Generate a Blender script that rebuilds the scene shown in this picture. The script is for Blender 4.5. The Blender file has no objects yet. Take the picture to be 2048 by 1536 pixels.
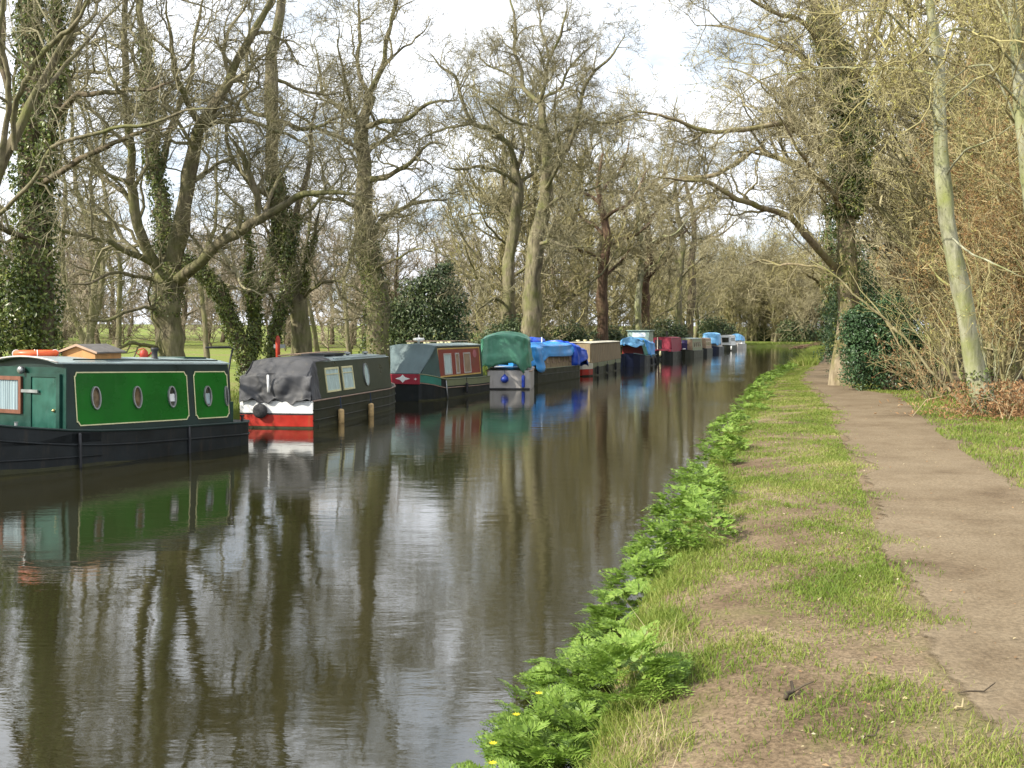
import bpy, math, random
import numpy as np
from mathutils import Vector, Matrix, noise as mnoise

# ------------------------------------------------------------------ camera, sky, sun, exposure
SC = bpy.context.scene
COL = SC.collection
F, CX, CY, HZ, H = 2050.0, 1024.0, 768.0, 668.0, 2.4      # photo pixels (2048 x 1536), eye height above water
TH = math.atan((CY - HZ) / F)
cam_d = bpy.data.cameras.new('camera')
cam = bpy.data.objects.new('camera', cam_d)
COL.objects.link(cam)
cam_d.sensor_width = 36.0
cam_d.lens = 36.0 * F / 2048.0
cam_d.clip_start = 0.1
cam_d.clip_end = 4000.0
cam.location = (0, 0, H)
cam.rotation_euler = (math.pi / 2 - TH, 0, 0)
SC.camera = cam

SUN_AZ = math.radians(62)        # from straight behind the camera towards the left
SUN_EL = math.radians(35)
SUN_V = Vector((-math.sin(SUN_AZ) * math.cos(SUN_EL), -math.cos(SUN_AZ) * math.cos(SUN_EL), math.sin(SUN_EL)))
sun_d = bpy.data.lights.new('sun', 'SUN')
sun_d.energy = 5.0
sun_d.angle = math.radians(0.55)
sun_d.color = (1.0, 0.94, 0.82)
sun = bpy.data.objects.new('sun', sun_d)
COL.objects.link(sun)
sun.location = SUN_V * 60
sun.rotation_euler = SUN_V.to_track_quat('Z', 'Y').to_euler()

world = bpy.data.worlds.new('World')
SC.world = world
world.use_nodes = True
wn, wl = world.node_tree.nodes, world.node_tree.links
wn.clear()
w_out = wn.new('ShaderNodeOutputWorld')
w_bg = wn.new('ShaderNodeBackground')
w_sky = wn.new('ShaderNodeTexSky')
w_sky.sky_type = 'NISHITA'
w_sky.sun_disc = False
w_sky.sun_elevation = SUN_EL
w_sky.sun_rotation = math.atan2(SUN_V.x, SUN_V.y)
w_sky.air_density = 1.0
w_sky.dust_density = 1.2
w_sky.ozone_density = 1.0
w_bg.inputs['Strength'].default_value = 0.1
# broken white cloud over the whole dome, the same in every direction
w_tc = wn.new('ShaderNodeTexCoord')
w_sep = wn.new('ShaderNodeSeparateXYZ')
wl.new(w_tc.outputs['Generated'], w_sep.inputs[0])
w_add = wn.new('ShaderNodeMath'); w_add.operation = 'ADD'; w_add.inputs[1].default_value = 0.22
w_abs = wn.new('ShaderNodeMath'); w_abs.operation = 'ABSOLUTE'
wl.new(w_sep.outputs['Z'], w_abs.inputs[0]); wl.new(w_abs.outputs[0], w_add.inputs[0])
w_dx = wn.new('ShaderNodeMath'); w_dx.operation = 'DIVIDE'
w_dy = wn.new('ShaderNodeMath'); w_dy.operation = 'DIVIDE'
wl.new(w_sep.outputs['X'], w_dx.inputs[0]); wl.new(w_add.outputs[0], w_dx.inputs[1])
wl.new(w_sep.outputs['Y'], w_dy.inputs[0]); wl.new(w_add.outputs[0], w_dy.inputs[1])
w_comb = wn.new('ShaderNodeCombineXYZ')
wl.new(w_dx.outputs[0], w_comb.inputs[0]); wl.new(w_dy.outputs[0], w_comb.inputs[1])
w_noise = wn.new('ShaderNodeTexNoise')
w_noise.inputs['Scale'].default_value = 1.9
w_noise.inputs['Detail'].default_value = 7.0
w_noise.inputs['Roughness'].default_value = 0.58
wl.new(w_comb.outputs[0], w_noise.inputs['Vector'])
w_ramp = wn.new('ShaderNodeValToRGB')
w_ramp.color_ramp.elements[0].position = 0.34
w_ramp.color_ramp.elements[1].position = 0.52
wl.new(w_noise.outputs['Fac'], w_ramp.inputs[0])
w_mix = wn.new('ShaderNodeMix'); w_mix.data_type = 'RGBA'
wl.new(w_ramp.outputs['Color'], w_mix.inputs['Factor'])
w_haze = wn.new('ShaderNodeMix'); w_haze.data_type = 'RGBA'      # thin high cloud over the blue
w_haze.inputs['Factor'].default_value = 0.6
wl.new(w_sky.outputs['Color'], w_haze.inputs['A'])
w_haze.inputs['B'].default_value = (5.8, 6.8, 7.9, 1)
wl.new(w_haze.outputs['Result'], w_mix.inputs['A'])
w_mix.inputs['B'].default_value = (9.6, 10.0, 10.7, 1)
wl.new(w_mix.outputs['Result'], w_bg.inputs['Color'])
wl.new(w_bg.outputs[0], w_out.inputs[0])

SC.view_settings.view_transform = 'Standard'
SC.view_settings.look = 'None'
SC.view_settings.exposure = 0.70
SC.view_settings.gamma = 1.0
SC.view_settings.use_curve_mapping = False
SC.render.engine = 'CYCLES'
SC.cycles.max_bounces = 6
SC.cycles.diffuse_bounces = 3
SC.cycles.glossy_bounces = 3
SC.cycles.transmission_bounces = 2
SC.cycles.caustics_reflective = False
SC.cycles.caustics_refractive = False
SC.cycles.sample_clamp_indirect = 4.0

# ------------------------------------------------------------------ helpers
RNG = np.random.default_rng(11)
random.seed(5)

def ray(x, y):
    u, v = (x - CX) / F, (CY - y) / F
    return np.array([u, v * math.sin(TH) + math.cos(TH), v * math.cos(TH) - math.sin(TH)])
def px(x, y, D):                       # the point D metres ahead that shows at pixel x, y
    r = ray(x, y)
    p = r * (D / r[1])
    return np.array([p[0], p[1], p[2] + H])
def gp(x, y, z=0.0):                   # the point of the level z that shows at pixel x, y
    r = ray(x, y)
    t = (z - H) / r[2]
    return np.array([r[0] * t, r[1] * t, z])

def setprops(o, label=None, cat=None, group=None, kind=None):
    if label: o['label'] = label
    if cat: o['category'] = cat
    if group: o['group'] = group
    if kind: o['kind'] = kind
    return o
def empty(name, loc=(0, 0, 0), rz=0.0, label=None, cat=None, group=None, parent=None):
    o = bpy.data.objects.new(name, None)
    COL.objects.link(o)
    o.empty_display_size = 0.2
    o.location = loc
    o.rotation_euler = (0, 0, rz)
    if parent: o.parent = parent
    return setprops(o, label, cat, group)
def link(name, me, parent=None, loc=None, rot=None, scale=None):
    o = bpy.data.objects.new(name, me)
    COL.objects.link(o)
    if parent: o.parent = parent
    if loc is not None: o.location = loc
    if rot is not None: o.rotation_euler = rot
    if scale is not None: o.scale = scale
    return o
def copy_tree(o, parent=None):
    c = o.copy(); COL.objects.link(c)
    c.parent = parent
    for ch in list(o.children):
        copy_tree(ch, c)
    return c

def np_mesh(name, chunks, mats, smooth=False):
    """chunks: list of (verts Nx3, faces MxK, material index)."""
    me = bpy.data.meshes.new(name)
    nv = sum(len(c[0]) for c in chunks)
    V = np.concatenate([np.asarray(c[0], np.float32).reshape(-1, 3) for c in chunks])
    loops, starts, tots, mi = [], [], [], []
    off, ls = 0, 0
    for v, f, m in chunks:
        f = np.asarray(f, np.int32)
        k = f.shape[1]
        loops.append((f + off).ravel())
        starts.append(ls + np.arange(len(f), dtype=np.int32) * k)
        tots.append(np.full(len(f), k, np.int32))
        mi.append(np.full(len(f), m, np.int32))
        off += len(v); ls += f.size
    loops = np.concatenate(loops); starts = np.concatenate(starts); tots = np.concatenate(tots); mi = np.concatenate(mi)
    me.vertices.add(nv); me.vertices.foreach_set('co', V.ravel())
    me.loops.add(len(loops)); me.loops.foreach_set('vertex_index', loops)
    me.polygons.add(len(starts))
    me.polygons.foreach_set('loop_start', starts)
    me.polygons.foreach_set('loop_total', tots)
    me.polygons.foreach_set('material_index', mi)
    me.polygons.foreach_set('use_smooth', np.full(len(starts), bool(smooth)))
    for m in (mats if isinstance(mats, (list, tuple)) else [mats]):
        me.materials.append(m)
    me.update(calc_edges=True)
    me.validate()
    return me

class MB:
    """collects simple shapes; build() links them as one mesh object"""
    def __init__(s): s.v = []; s.f = []
    def add(s, vs, fs):
        o = len(s.v)
        s.v += [tuple(float(c) for c in v) for v in vs]
        s.f += [tuple(i + o for i in f) for f in fs]
        return s
    def box(s, a, b):
        (x0, y0, z0), (x1, y1, z1) = a, b
        return s.add([(x0, y0, z0), (x1, y0, z0), (x1, y1, z0), (x0, y1, z0), (x0, y0, z1), (x1, y0, z1), (x1, y1, z1), (x0, y1, z1)],
                     [(3, 2, 1, 0), (4, 5, 6, 7), (0, 1, 5, 4), (1, 2, 6, 5), (2, 3, 7, 6), (3, 0, 4, 7)])
    def loft(s, rings, closed=True, caps=True):
        n = len(rings[0]); vs = [p for r in rings for p in r]; fs = []
        for i in range(len(rings) - 1):
            for j in range(n if closed else n - 1):
                k = (j + 1) % n
                fs.append((i * n + j, i * n + k, (i + 1) * n + k, (i + 1) * n + j))
        if caps and closed:
            fs.append(tuple(reversed(range(n))))
            fs.append(tuple((len(rings) - 1) * n + j for j in range(n)))
        return s.add(vs, fs)
    def tube(s, pts, r, n=8, caps=True):
        pts = [Vector(p) for p in pts]
        rr = r if isinstance(r, (list, tuple)) else [r] * len(pts)
        rings = []
        for i, p in enumerate(pts):
            t = (pts[min(i + 1, len(pts) - 1)] - pts[max(i - 1, 0)]).normalized()
            ref = Vector((0, 0, 1)) if abs(t.z) < 0.9 else Vector((1, 0, 0))
            a = t.cross(ref).normalized(); b = a.cross(t)
            rings.append([p + (a * math.cos(2 * math.pi * j / n) + b * math.sin(2 * math.pi * j / n)) * rr[i] for j in range(n)])
        return s.loft(rings, True, caps)
    def lathe(s, c, prof, n=16, axis='z', sc=(1, 1)):
        rings = []
        for r, h in prof:
            ring = []
            for j in range(n):
                a = 2 * math.pi * j / n
                u, v = r * math.cos(a) * sc[0], r * math.sin(a) * sc[1]
                if axis == 'z': q = (u, v, h)
                elif axis == 'x': q = (h, u, v)
                else: q = (u, h, v)
                ring.append((c[0] + q[0], c[1] + q[1], c[2] + q[2]))
            rings.append(ring)
        return s.loft(rings)
    def torus(s, c, R, r, n=28, m=10, M=None):
        rings = []
        for i in range(n):
            a = 2 * math.pi * i / n
            ring = []
            for j in range(m):
                b = 2 * math.pi * j / m
                p = Vector(((R + r * math.cos(b)) * math.cos(a), (R + r * math.cos(b)) * math.sin(a), r * math.sin(b)))
                if M: p = M @ p
                ring.append((p.x + c[0], p.y + c[1], p.z + c[2]))
            rings.append(ring)
        rings.append(rings[0])
        return s.loft(rings, True, False)
    def grid(s, fn, nu, nv):
        vs = [fn(i / nu, j / nv) for i in range(nu + 1) for j in range(nv + 1)]
        fs = [(i * (nv + 1) + j, (i + 1) * (nv + 1) + j, (i + 1) * (nv + 1) + j + 1, i * (nv + 1) + j + 1) for i in range(nu) for j in range(nv)]
        return s.add(vs, fs)
    def build(s, name, mat, parent=None, smooth=False, bevel=0.0, solid=0.0):
        me = bpy.data.meshes.new(name)
        me.from_pydata(s.v, [], s.f)
        me.materials.append(mat)
        if smooth:
            me.polygons.foreach_set('use_smooth', [True] * len(me.polygons))
        me.update()
        o = link(name, me, parent)
        if solid:
            m = o.modifiers.new('thick', 'SOLIDIFY'); m.thickness = solid; m.offset = 1.0
        if bevel:
            m = o.modifiers.new('bevel', 'BEVEL'); m.width = bevel; m.segments = 2; m.limit_method = 'ANGLE'; m.angle_limit = math.radians(40)
        return o

# ------------------------------------------------------------------ materials
def new_mat(name):
    m = bpy.data.materials.new(name); m.use_nodes = True
    return m, m.node_tree.nodes, m.node_tree.links, m.node_tree.nodes['Principled BSDF']
def ramp_node(N, stops):
    r = N.new('ShaderNodeValToRGB')
    e = r.color_ramp.elements
    while len(e) < len(stops): e.new(0.5)
    for i, (p, c) in enumerate(stops):
        e[i].position = p
        e[i].color = (c[0], c[1], c[2], 1) if isinstance(c, (tuple, list)) else (c, c, c, 1)
    return r
def noise_node(N, L, scale, detail=4, rough=0.55, coord='Object', mscale=(1, 1, 1)):
    tc = N.new('ShaderNodeTexCoord'); mp = N.new('ShaderNodeMapping')
    mp.inputs['Scale'].default_value = mscale
    L.new(tc.outputs[coord], mp.inputs[0])
    n = N.new('ShaderNodeTexNoise')
    n.inputs['Scale'].default_value = scale; n.inputs['Detail'].default_value = detail; n.inputs['Roughness'].default_value = rough
    L.new(mp.outputs[0], n.inputs['Vector'])
    return n
def bump_to(N, L, P, src, strength, dist):
    b = N.new('ShaderNodeBump'); b.inputs['Strength'].default_value = strength; b.inputs['Distance'].default_value = dist
    L.new(src, b.inputs['Height']); L.new(b.outputs[0], P.inputs['Normal'])
    return b
def paint(name, c, rough=0.4, var=0.25, scale=3.0, dirt=None, bump=0.0, metallic=0.0, mscale=(1, 1, 1), spec=0.5):
    """paint, cloth, metal: base colour with uneven fading and, where given, dirt blotches"""
    m, N, L, P = new_mat(name)
    n = noise_node(N, L, scale, 6, 0.6, mscale=mscale)
    lo = tuple(x * (1 - var) for x in c); hi = tuple(min(1, x * (1 + var)) for x in c)
    r = ramp_node(N, [(0.3, lo), (0.7, hi)])
    L.new(n.outputs['Fac'], r.inputs[0])
    src = r.outputs['Color']
    if dirt:
        n2 = noise_node(N, L, scale * 2.2, 8, 0.7, mscale=(1.6, 1.6, 0.28))
        r2 = ramp_node(N, [(0.54, 0.0), (0.74, 0.75)])
        L.new(n2.outputs['Fac'], r2.inputs[0])
        mx = N.new('ShaderNodeMix'); mx.data_type = 'RGBA'
        L.new(r2.outputs['Color'], mx.inputs['Factor']); L.new(src, mx.inputs['A'])
        mx.inputs['B'].default_value = (*dirt, 1)
        src = mx.outputs['Result']
    L.new(src, P.inputs['Base Color'])
    rr = ramp_node(N, [(0.3, max(0.02, rough - 0.1)), (0.7, min(1, rough + 0.12))])
    L.new(n.outputs['Fac'], rr.inputs[0]); L.new(rr.outputs['Color'], P.inputs['Roughness'])
    P.inputs['Metallic'].default_value = metallic
    P.inputs['Specular IOR Level'].default_value = spec
    if bump: bump_to(N, L, P, n.outputs['Fac'], bump, 0.02)
    return m
def bark(name, dark, light, moss, moss_amt=0.5, scale=7.0):
    m, N, L, P = new_mat(name)
    n1 = noise_node(N, L, scale, 6, 0.65, mscale=(1, 1, 0.22))
    r1 = ramp_node(N, [(0.32, dark), (0.66, light)])
    L.new(n1.outputs['Fac'], r1.inputs[0])
    n2 = noise_node(N, L, 1.3, 6, 0.6)
    r2 = ramp_node(N, [(0.62 - 0.35 * moss_amt, 0.0), (0.86 - 0.3 * moss_amt, 0.85)])
    L.new(n2.outputs['Fac'], r2.inputs[0])
    mx = N.new('ShaderNodeMix'); mx.data_type = 'RGBA'
    L.new(r2.outputs['Color'], mx.inputs['Factor']); L.new(r1.outputs['Color'], mx.inputs['A'])
    mx.inputs['B'].default_value = (*moss, 1)
    L.new(mx.outputs['Result'], P.inputs['Base Color'])
    P.inputs['Roughness'].default_value = 0.9
    P.inputs['Specular IOR Level'].default_value = 0.15
    bump_to(N, L, P, n1.outputs['Fac'], 0.8, 0.05)
    return m
def twigs(name, c1, c2):
    m, N, L, P = new_mat(name)
    g = N.new('ShaderNodeNewGeometry')
    n2 = noise_node(N, L, 0.45, 3, 0.5)
    ad = N.new('ShaderNodeMath'); ad.operation = 'MULTIPLY_ADD'; ad.inputs[1].default_value = 0.6; ad.inputs[2].default_value = -0.1
    L.new(g.outputs['Random Per Island'], ad.inputs[0])
    ad2 = N.new('ShaderNodeMath'); ad2.operation = 'ADD'
    L.new(ad.outputs[0], ad2.inputs[0])
    m2 = N.new('ShaderNodeMath'); m2.operation = 'MULTIPLY'; m2.inputs[1].default_value = 0.6
    L.new(n2.outputs['Fac'], m2.inputs[0]); L.new(m2.outputs[0], ad2.inputs[1])
    r = ramp_node(N, [(0.15, c1), (0.75, c2)])
    L.new(ad2.outputs[0], r.inputs[0])
    L.new(r.outputs['Color'], P.inputs['Base Color'])
    P.inputs['Roughness'].default_value = 0.85
    P.inputs['Specular IOR Level'].default_value = 0.15
    return m
def leafy(name, stops, rough=0.5, trans=0.3, spec=0.4, nscale=0.8, tint=1.0):
    """each leaf or blade takes its own shade from the stops"""
    m, N, L, P = new_mat(name)
    g = N.new('ShaderNodeNewGeometry')
    n2 = noise_node(N, L, nscale, 4, 0.6)
    mm = N.new('ShaderNodeMath'); mm.operation = 'MULTIPLY_ADD'; mm.inputs[1].default_value = 0.55
    L.new(g.outputs['Random Per Island'], mm.inputs[0])
    m2 = N.new('ShaderNodeMath'); m2.operation = 'MULTIPLY_ADD'; m2.inputs[1].default_value = 1.5; m2.inputs[2].default_value = -0.52
    L.new(n2.outputs['Fac'], m2.inputs[0]); L.new(m2.outputs[0], mm.inputs[2])
    r = ramp_node(N, stops)
    L.new(mm.outputs[0], r.inputs[0])
    L.new(r.outputs['Color'], P.inputs['Base Color'])
    P.inputs['Roughness'].default_value = rough
    P.inputs['Specular IOR Level'].default_value = spec
    if trans:
        t = N.new('ShaderNodeBsdfTranslucent'); L.new(r.outputs['Color'], t.inputs['Color'])
        mx = N.new('ShaderNodeMixShader'); mx.inputs[0].default_value = trans
        L.new(P.outputs[0], mx.inputs[1]); L.new(t.outputs[0], mx.inputs[2])
        L.new(mx.outputs[0], N['Material Output'].inputs[0])
    return m
# ------------------------------------------------------------------ the lie of the land
def smooth_line(P, step):
    P = np.asarray(P, float)
    out = []
    n = len(P)
    for i in range(n - 1):
        p0, p1, p2, p3 = P[max(i - 1, 0)], P[i], P[i + 1], P[min(i + 2, n - 1)]
        k = max(1, int(np.linalg.norm(p2 - p1) / step(p1) if callable(step) else np.linalg.norm(p2 - p1) / step))
        for t in np.arange(k) / k:
            out.append(0.5 * ((2 * p1) + (-p0 + p2) * t + (2 * p0 - 5 * p1 + 4 * p2 - p3) * t * t + (-p0 + 3 * p1 - 3 * p2 + p3) * t ** 3))
    out.append(P[-1])
    return np.array(out)
def line_normals(L):                  # to the right of the direction of travel
    t = np.gradient(L, axis=0); t /= np.linalg.norm(t, axis=1)[:, None]
    return np.stack([t[:, 1], -t[:, 0]], 1)

RE = [(-4.2, -14), (-2.2, -6), (-0.75, 0.5)] + [tuple(gp(x, y, 0.1)[:2]) for x, y in
      ((1165, 1500), (1245, 1270), (1362, 1046), (1427, 900), (1492, 822), (1522, 778), (1568, 751), (1598, 729), (1627, 700))] + [(53, 174), (66, 190), (88, 199), (130, 205)]
RE = smooth_line(RE, lambda p: 0.25 if p[1] < 40 else 1.0)
REN = line_normals(RE)
LE = [(-24, -14), (-19, 2), (-12.9, 14), (-10.9, 18.5), (-9.0, 22.6), (-7.7, 26.5), (-6.3, 33), (-5.0, 38), (-3.0, 44), (-1.4, 50), (1.2, 58), (4.4, 71),
      (7.0, 79), (9.6, 88), (12.2, 97), (16.5, 111), (22.5, 132), (27.5, 150), (33.5, 170), (42, 190), (60, 206), (85, 214), (130, 220)]
LE = smooth_line(LE, 1.0)
LEN = line_normals(LE)
def rprof(u):                         # height of the towpath bank, u metres from its edge
    return np.interp(u, [-0.5, 0.0, 0.12, 0.35, 0.9, 2.0, 4.0, 9.0, 12.0, 40.0, 1500.0], [-0.7, -0.15, 0.26, 0.42, 0.52, 0.58, 0.61, 0.62, 0.45, 0.9, 9.0])
def lprof(v):
    return np.interp(v, [-0.5, 0.0, 0.15, 1.0, 8.0, 40.0, 120.0, 260.0, 1500.0], [-0.7, -0.1, 0.36, 0.45, 0.55, 1.5, 3.6, 6.0, 8.0])
def wob(x, y, a):                     # gentle unevenness
    return a * (np.sin(x * 1.7 + y * 0.9) + np.sin(x * 0.6 - y * 1.3 + 2) + 0.6 * np.sin(x * 3.7 + 1) * np.sin(y * 3.1)) / 2.6
def rpt(i, u):                        # point of the towpath side: station i (float), u metres from the water's edge
    i = np.clip(np.asarray(i, float), 0, len(RE) - 1.001); k = i.astype(int); t = (i - k)[..., None]
    e = RE[k] * (1 - t) + RE[k + 1] * t; n = REN[k] * (1 - t) + REN[k + 1] * t
    p = e + n * np.asarray(u)[..., None]
    z = rprof(u) + wob(p[..., 0], p[..., 1], 0.02) * np.clip((np.asarray(u) - 0.1) * 2, 0, 1)
    return np.stack([p[..., 0], p[..., 1], z], -1)
def rcoord(p):
    d = RE - np.asarray(p)[:2]
    k = int(np.argmin((d ** 2).sum(1)))
    return k, float(-(d[k] * REN[k]).sum())
def lcoord(p):
    d = LE - np.asarray(p)[:2]
    k = int(np.argmin((d ** 2).sum(1)))
    return k, float((d[k] * LEN[k]).sum())
def ground_z(p):
    k, u = rcoord(p)
    if u > 0: return float(rprof(u) + wob(p[0], p[1], 0.02))
    k, v = lcoord(p)
    return float(lprof(v))

# ------------------------------------------------------------------ ground materials
def soil_mat(name, stops, grass=None, gscale=0.9, gstops=(0.42, 0.6), bump=0.6, fine=0.8):
    m, N, L, P = new_mat(name)
    n = noise_node(N, L, 1.1, 8, 0.68)
    r = ramp_node(N, stops); L.new(n.outputs['Fac'], r.inputs[0]); src = r.outputs['Color']
    nf = noise_node(N, L, 38.0, 6, 0.7)
    rf = ramp_node(N, [(0.38, 0.5), (0.62, 1.35)]); L.new(nf.outputs['Fac'], rf.inputs[0])
    mu = N.new('ShaderNodeMix'); mu.data_type = 'RGBA'; mu.blend_type = 'MULTIPLY'; mu.inputs['Factor'].default_value = fine
    L.new(src, mu.inputs['A']); L.new(rf.outputs['Color'], mu.inputs['B']); src = mu.outputs['Result']
    if grass:
        n2 = noise_node(N, L, gscale, 9, 0.72)
        r2 = ramp_node(N, [(gstops[0], 0.0), (gstops[1], 1.0)]); L.new(n2.outputs['Fac'], r2.inputs[0])
        n3 = noise_node(N, L, 55.0, 4, 0.7)
        r3 = ramp_node(N, [(0.3, grass[0]), (0.7, grass[1])]); L.new(n3.outputs['Fac'], r3.inputs[0])
        mx = N.new('ShaderNodeMix'); mx.data_type = 'RGBA'
        L.new(r2.outputs['Color'], mx.inputs['Factor']); L.new(src, mx.inputs['A']); L.new(r3.outputs['Color'], mx.inputs['B'])
        src = mx.outputs['Result']
    L.new(src, P.inputs['Base Color'])
    P.inputs['Roughness'].default_value = 0.95; P.inputs['Specular IOR Level'].default_value = 0.1
    ad = N.new('ShaderNodeMath'); ad.operation = 'ADD'
    nb = noise_node(N, L, 9.0, 6, 0.7)
    L.new(nf.outputs['Fac'], ad.inputs[0]); L.new(nb.outputs['Fac'], ad.inputs[1])
    bump_to(N, L, P, ad.outputs[0], bump, 0.03)
    return m
M_VERGE = soil_mat('verge_soil', [(0.3, (0.11, 0.074, 0.044)), (0.5, (0.195, 0.142, 0.088)), (0.7, (0.285, 0.22, 0.14))],
                   ((0.085, 0.10, 0.025), (0.18, 0.18, 0.055)), 1.0, (0.52, 0.78))
M_PATH = soil_mat('path_earth', [(0.28, (0.115, 0.081, 0.049)), (0.45, (0.18, 0.136, 0.086)), (0.62, (0.22, 0.171, 0.111)), (0.75, (0.19, 0.137, 0.086))], None, bump=0.45, fine=0.55)
M_MEADOW = soil_mat('meadow_grass', [(0.35, (0.20, 0.165, 0.07)), (0.65, (0.27, 0.225, 0.11))], ((0.12, 0.17, 0.03), (0.23, 0.27, 0.065)), 0.12, (0.34, 0.52))

# ------------------------------------------------------------------ setting: banks, path, water
US = np.array([-0.5, -0.1, 0.0, 0.06, 0.12, 0.22, 0.35, 0.6, 0.9, 1.3, 1.8, 2.4, 3, 3.6, 4.2, 4.8, 5.5, 6.5, 7.5, 9, 10.5, 12, 16, 22, 40, 80, 160, 400, 1500.])
def strip(line_idx, us, fn, name, mat, kind='structure'):
    I, U = np.meshgrid(line_idx, us, indexing='ij')
    P = fn(I, U)
    a, b = I.shape
    idx = np.arange(a * b).reshape(a, b)
    f = np.stack([idx[:-1, :-1], idx[:-1, 1:], idx[1:, 1:], idx[1:, :-1]], -1).reshape(-1, 4)
    o = link(name, np_mesh(name, [(P.reshape(-1, 3), f, 0)], mat, True))
    return setprops(o, kind=kind)
setprops(strip(np.arange(len(RE)), US, rpt, 'towpath_bank', M_VERGE), label='earth and grass bank along the water carrying the towpath')
def lpt(i, v):
    k = i.astype(int)
    p = LE[k] - LEN[k] * v[..., None]
    return np.stack([p[..., 0], p[..., 1], lprof(v)], -1)
VS = -np.array([1500., 600, 260, 180, 120, 80, 40, 25, 15, 8, 4, 1, 0.15, 0.0, -0.5])
setprops(strip(np.arange(len(LE)), -VS, lpt, 'meadow', M_MEADOW), label='green meadow rising beyond the moored boats')

# path edges from the photograph, on the bank's own level
PL = [gp(x, y, 0.6) for x, y in ((1905, 1536), (1875, 1330), (1800, 1150), (1745, 1010), (1715, 930), (1690, 880), (1668, 820), (1640, 795), (1610, 767), (1612, 742), (1632, 716), (1648, 703))]
PR = [gp(x, y, 0.6) for x, y in ((2400, 1300), (2048, 962), (1960, 905), (1882, 850), (1832, 806), (1785, 788), (1712, 776), (1672, 752), (1676, 720), (1676, 704))]
pl = np.array([rcoord(p) for p in PL]); pr = np.array([rcoord(p) for p in PR])
i0, i1 = 20.0, float(min(pl[-1, 0], pr[-1, 0]))
def path_left(i): return np.interp(i, pl[:, 0], pl[:, 1])
def path_right(i): return np.interp(i, pr[:, 0], pr[:, 1])
PI_ = np.concatenate([np.arange(i0, 90, 0.12), np.arange(90, i1, 0.5)])
def jag(i, s): return 0.13 * np.sin(i * 0.17 + s) + 0.09 * np.sin(i * 0.43 + 2 * s) + 0.05 * np.sin(i * 0.81 + s * 3) + 0.03 * np.sin(i * 1.9 + s + np.sin(i * .7)) + np.clip((80 - i) / 40, 0, 1) * (0.035 * np.sin(i * 4.3 + 3 * np.sin(i * 1.1)) + 0.025 * np.sin(i * 9.7 + 2 * np.sin(i * 2.3)) + 0.015 * np.sin(i * 19 + s))
def path_pt(i, t):
    l = path_left(i) + jag(i, 1.0) * 0.8; r = path_right(i) + jag(i, 4.0)
    p = rpt(i, l + (r - l) * t)
    p[..., 2] += 0.007
    return p
PT = np.array([-.04, 0, .04, .09, .16, .3, .5, .7, .84, .91, .96, 1.0, 1.04])
po = strip(PI_, PT, path_pt, 'towpath', M_PATH)
# the trodden earth thins out raggedly towards its edges
at = po.data.attributes.new('tread', 'FLOAT', 'POINT')
tw = np.tile(np.minimum(PT, 1 - PT), len(PI_)); at.data.foreach_set('value', tw.astype(np.float32))
N, L = M_PATH.node_tree.nodes, M_PATH.node_tree.links
an = N.new('ShaderNodeAttribute'); an.attribute_name = 'tread'
ne = noise_node(N, L, 3.2, 9, 0.72)
ms = N.new('ShaderNodeMath'); ms.operation = 'MULTIPLY_ADD'; ms.inputs[1].default_value = 4.5
L.new(an.outputs['Fac'], ms.inputs[0]); L.new(ne.outputs['Fac'], ms.inputs[2])
rm = ramp_node(N, [(0.56, 0.0), (0.70, 1.0)]); L.new(ms.outputs[0], rm.inputs[0])
tb = N.new('ShaderNodeBsdfTransparent'); mxs = N.new('ShaderNodeMixShader')
L.new(rm.outputs['Color'], mxs.inputs[0]); L.new(tb.outputs[0], mxs.inputs[1]); L.new(N['Principled BSDF'].outputs[0], mxs.inputs[2])
L.new(mxs.outputs[0], N['Material Output'].inputs[0])
setprops(po, label='trodden earth towpath running beside the canal')

m, N, L, P = new_mat('canal_water')
P.inputs['Base Color'].default_value = (0.018, 0.0165, 0.006, 1)
P.inputs['Roughness'].default_value = 0.02
P.inputs['IOR'].default_value = 2.45
wa = noise_node(N, L, 1.5, 3, 0.5, mscale=(.8, 1.7, 1))
wb = noise_node(N, L, 8.5, 3, 0.6, mscale=(.55, 2.1, 1))
wc = noise_node(N, L, 0.16, 3, 0.5)                         # calmer and livelier patches
rc = ramp_node(N, [(0.36, 0.12), (0.62, 1.0)]); L.new(wc.outputs['Fac'], rc.inputs[0])
s1 = N.new('ShaderNodeMath'); s1.operation = 'MULTIPLY'; L.new(wb.outputs['Fac'], s1.inputs[0]); L.new(rc.outputs['Color'], s1.inputs[1])
s2 = N.new('ShaderNodeMath'); s2.operation = 'MULTIPLY_ADD'; s2.inputs[1].default_value = 0.45
L.new(s1.outputs[0], s2.inputs[0]); L.new(wa.outputs['Fac'], s2.inputs[2])
bump_to(N, L, P, s2.outputs[0], 0.088, 0.042)
M_WATER = m
wm = MB().add([(-60, -30, 0), (160, -30, 0), (160, 240, 0), (-60, 240, 0)], [(0, 1, 2, 3)])
setprops(wm.build('canal_water', M_WATER), kind='structure', label='still brown canal water reflecting boats and bare trees')
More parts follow.
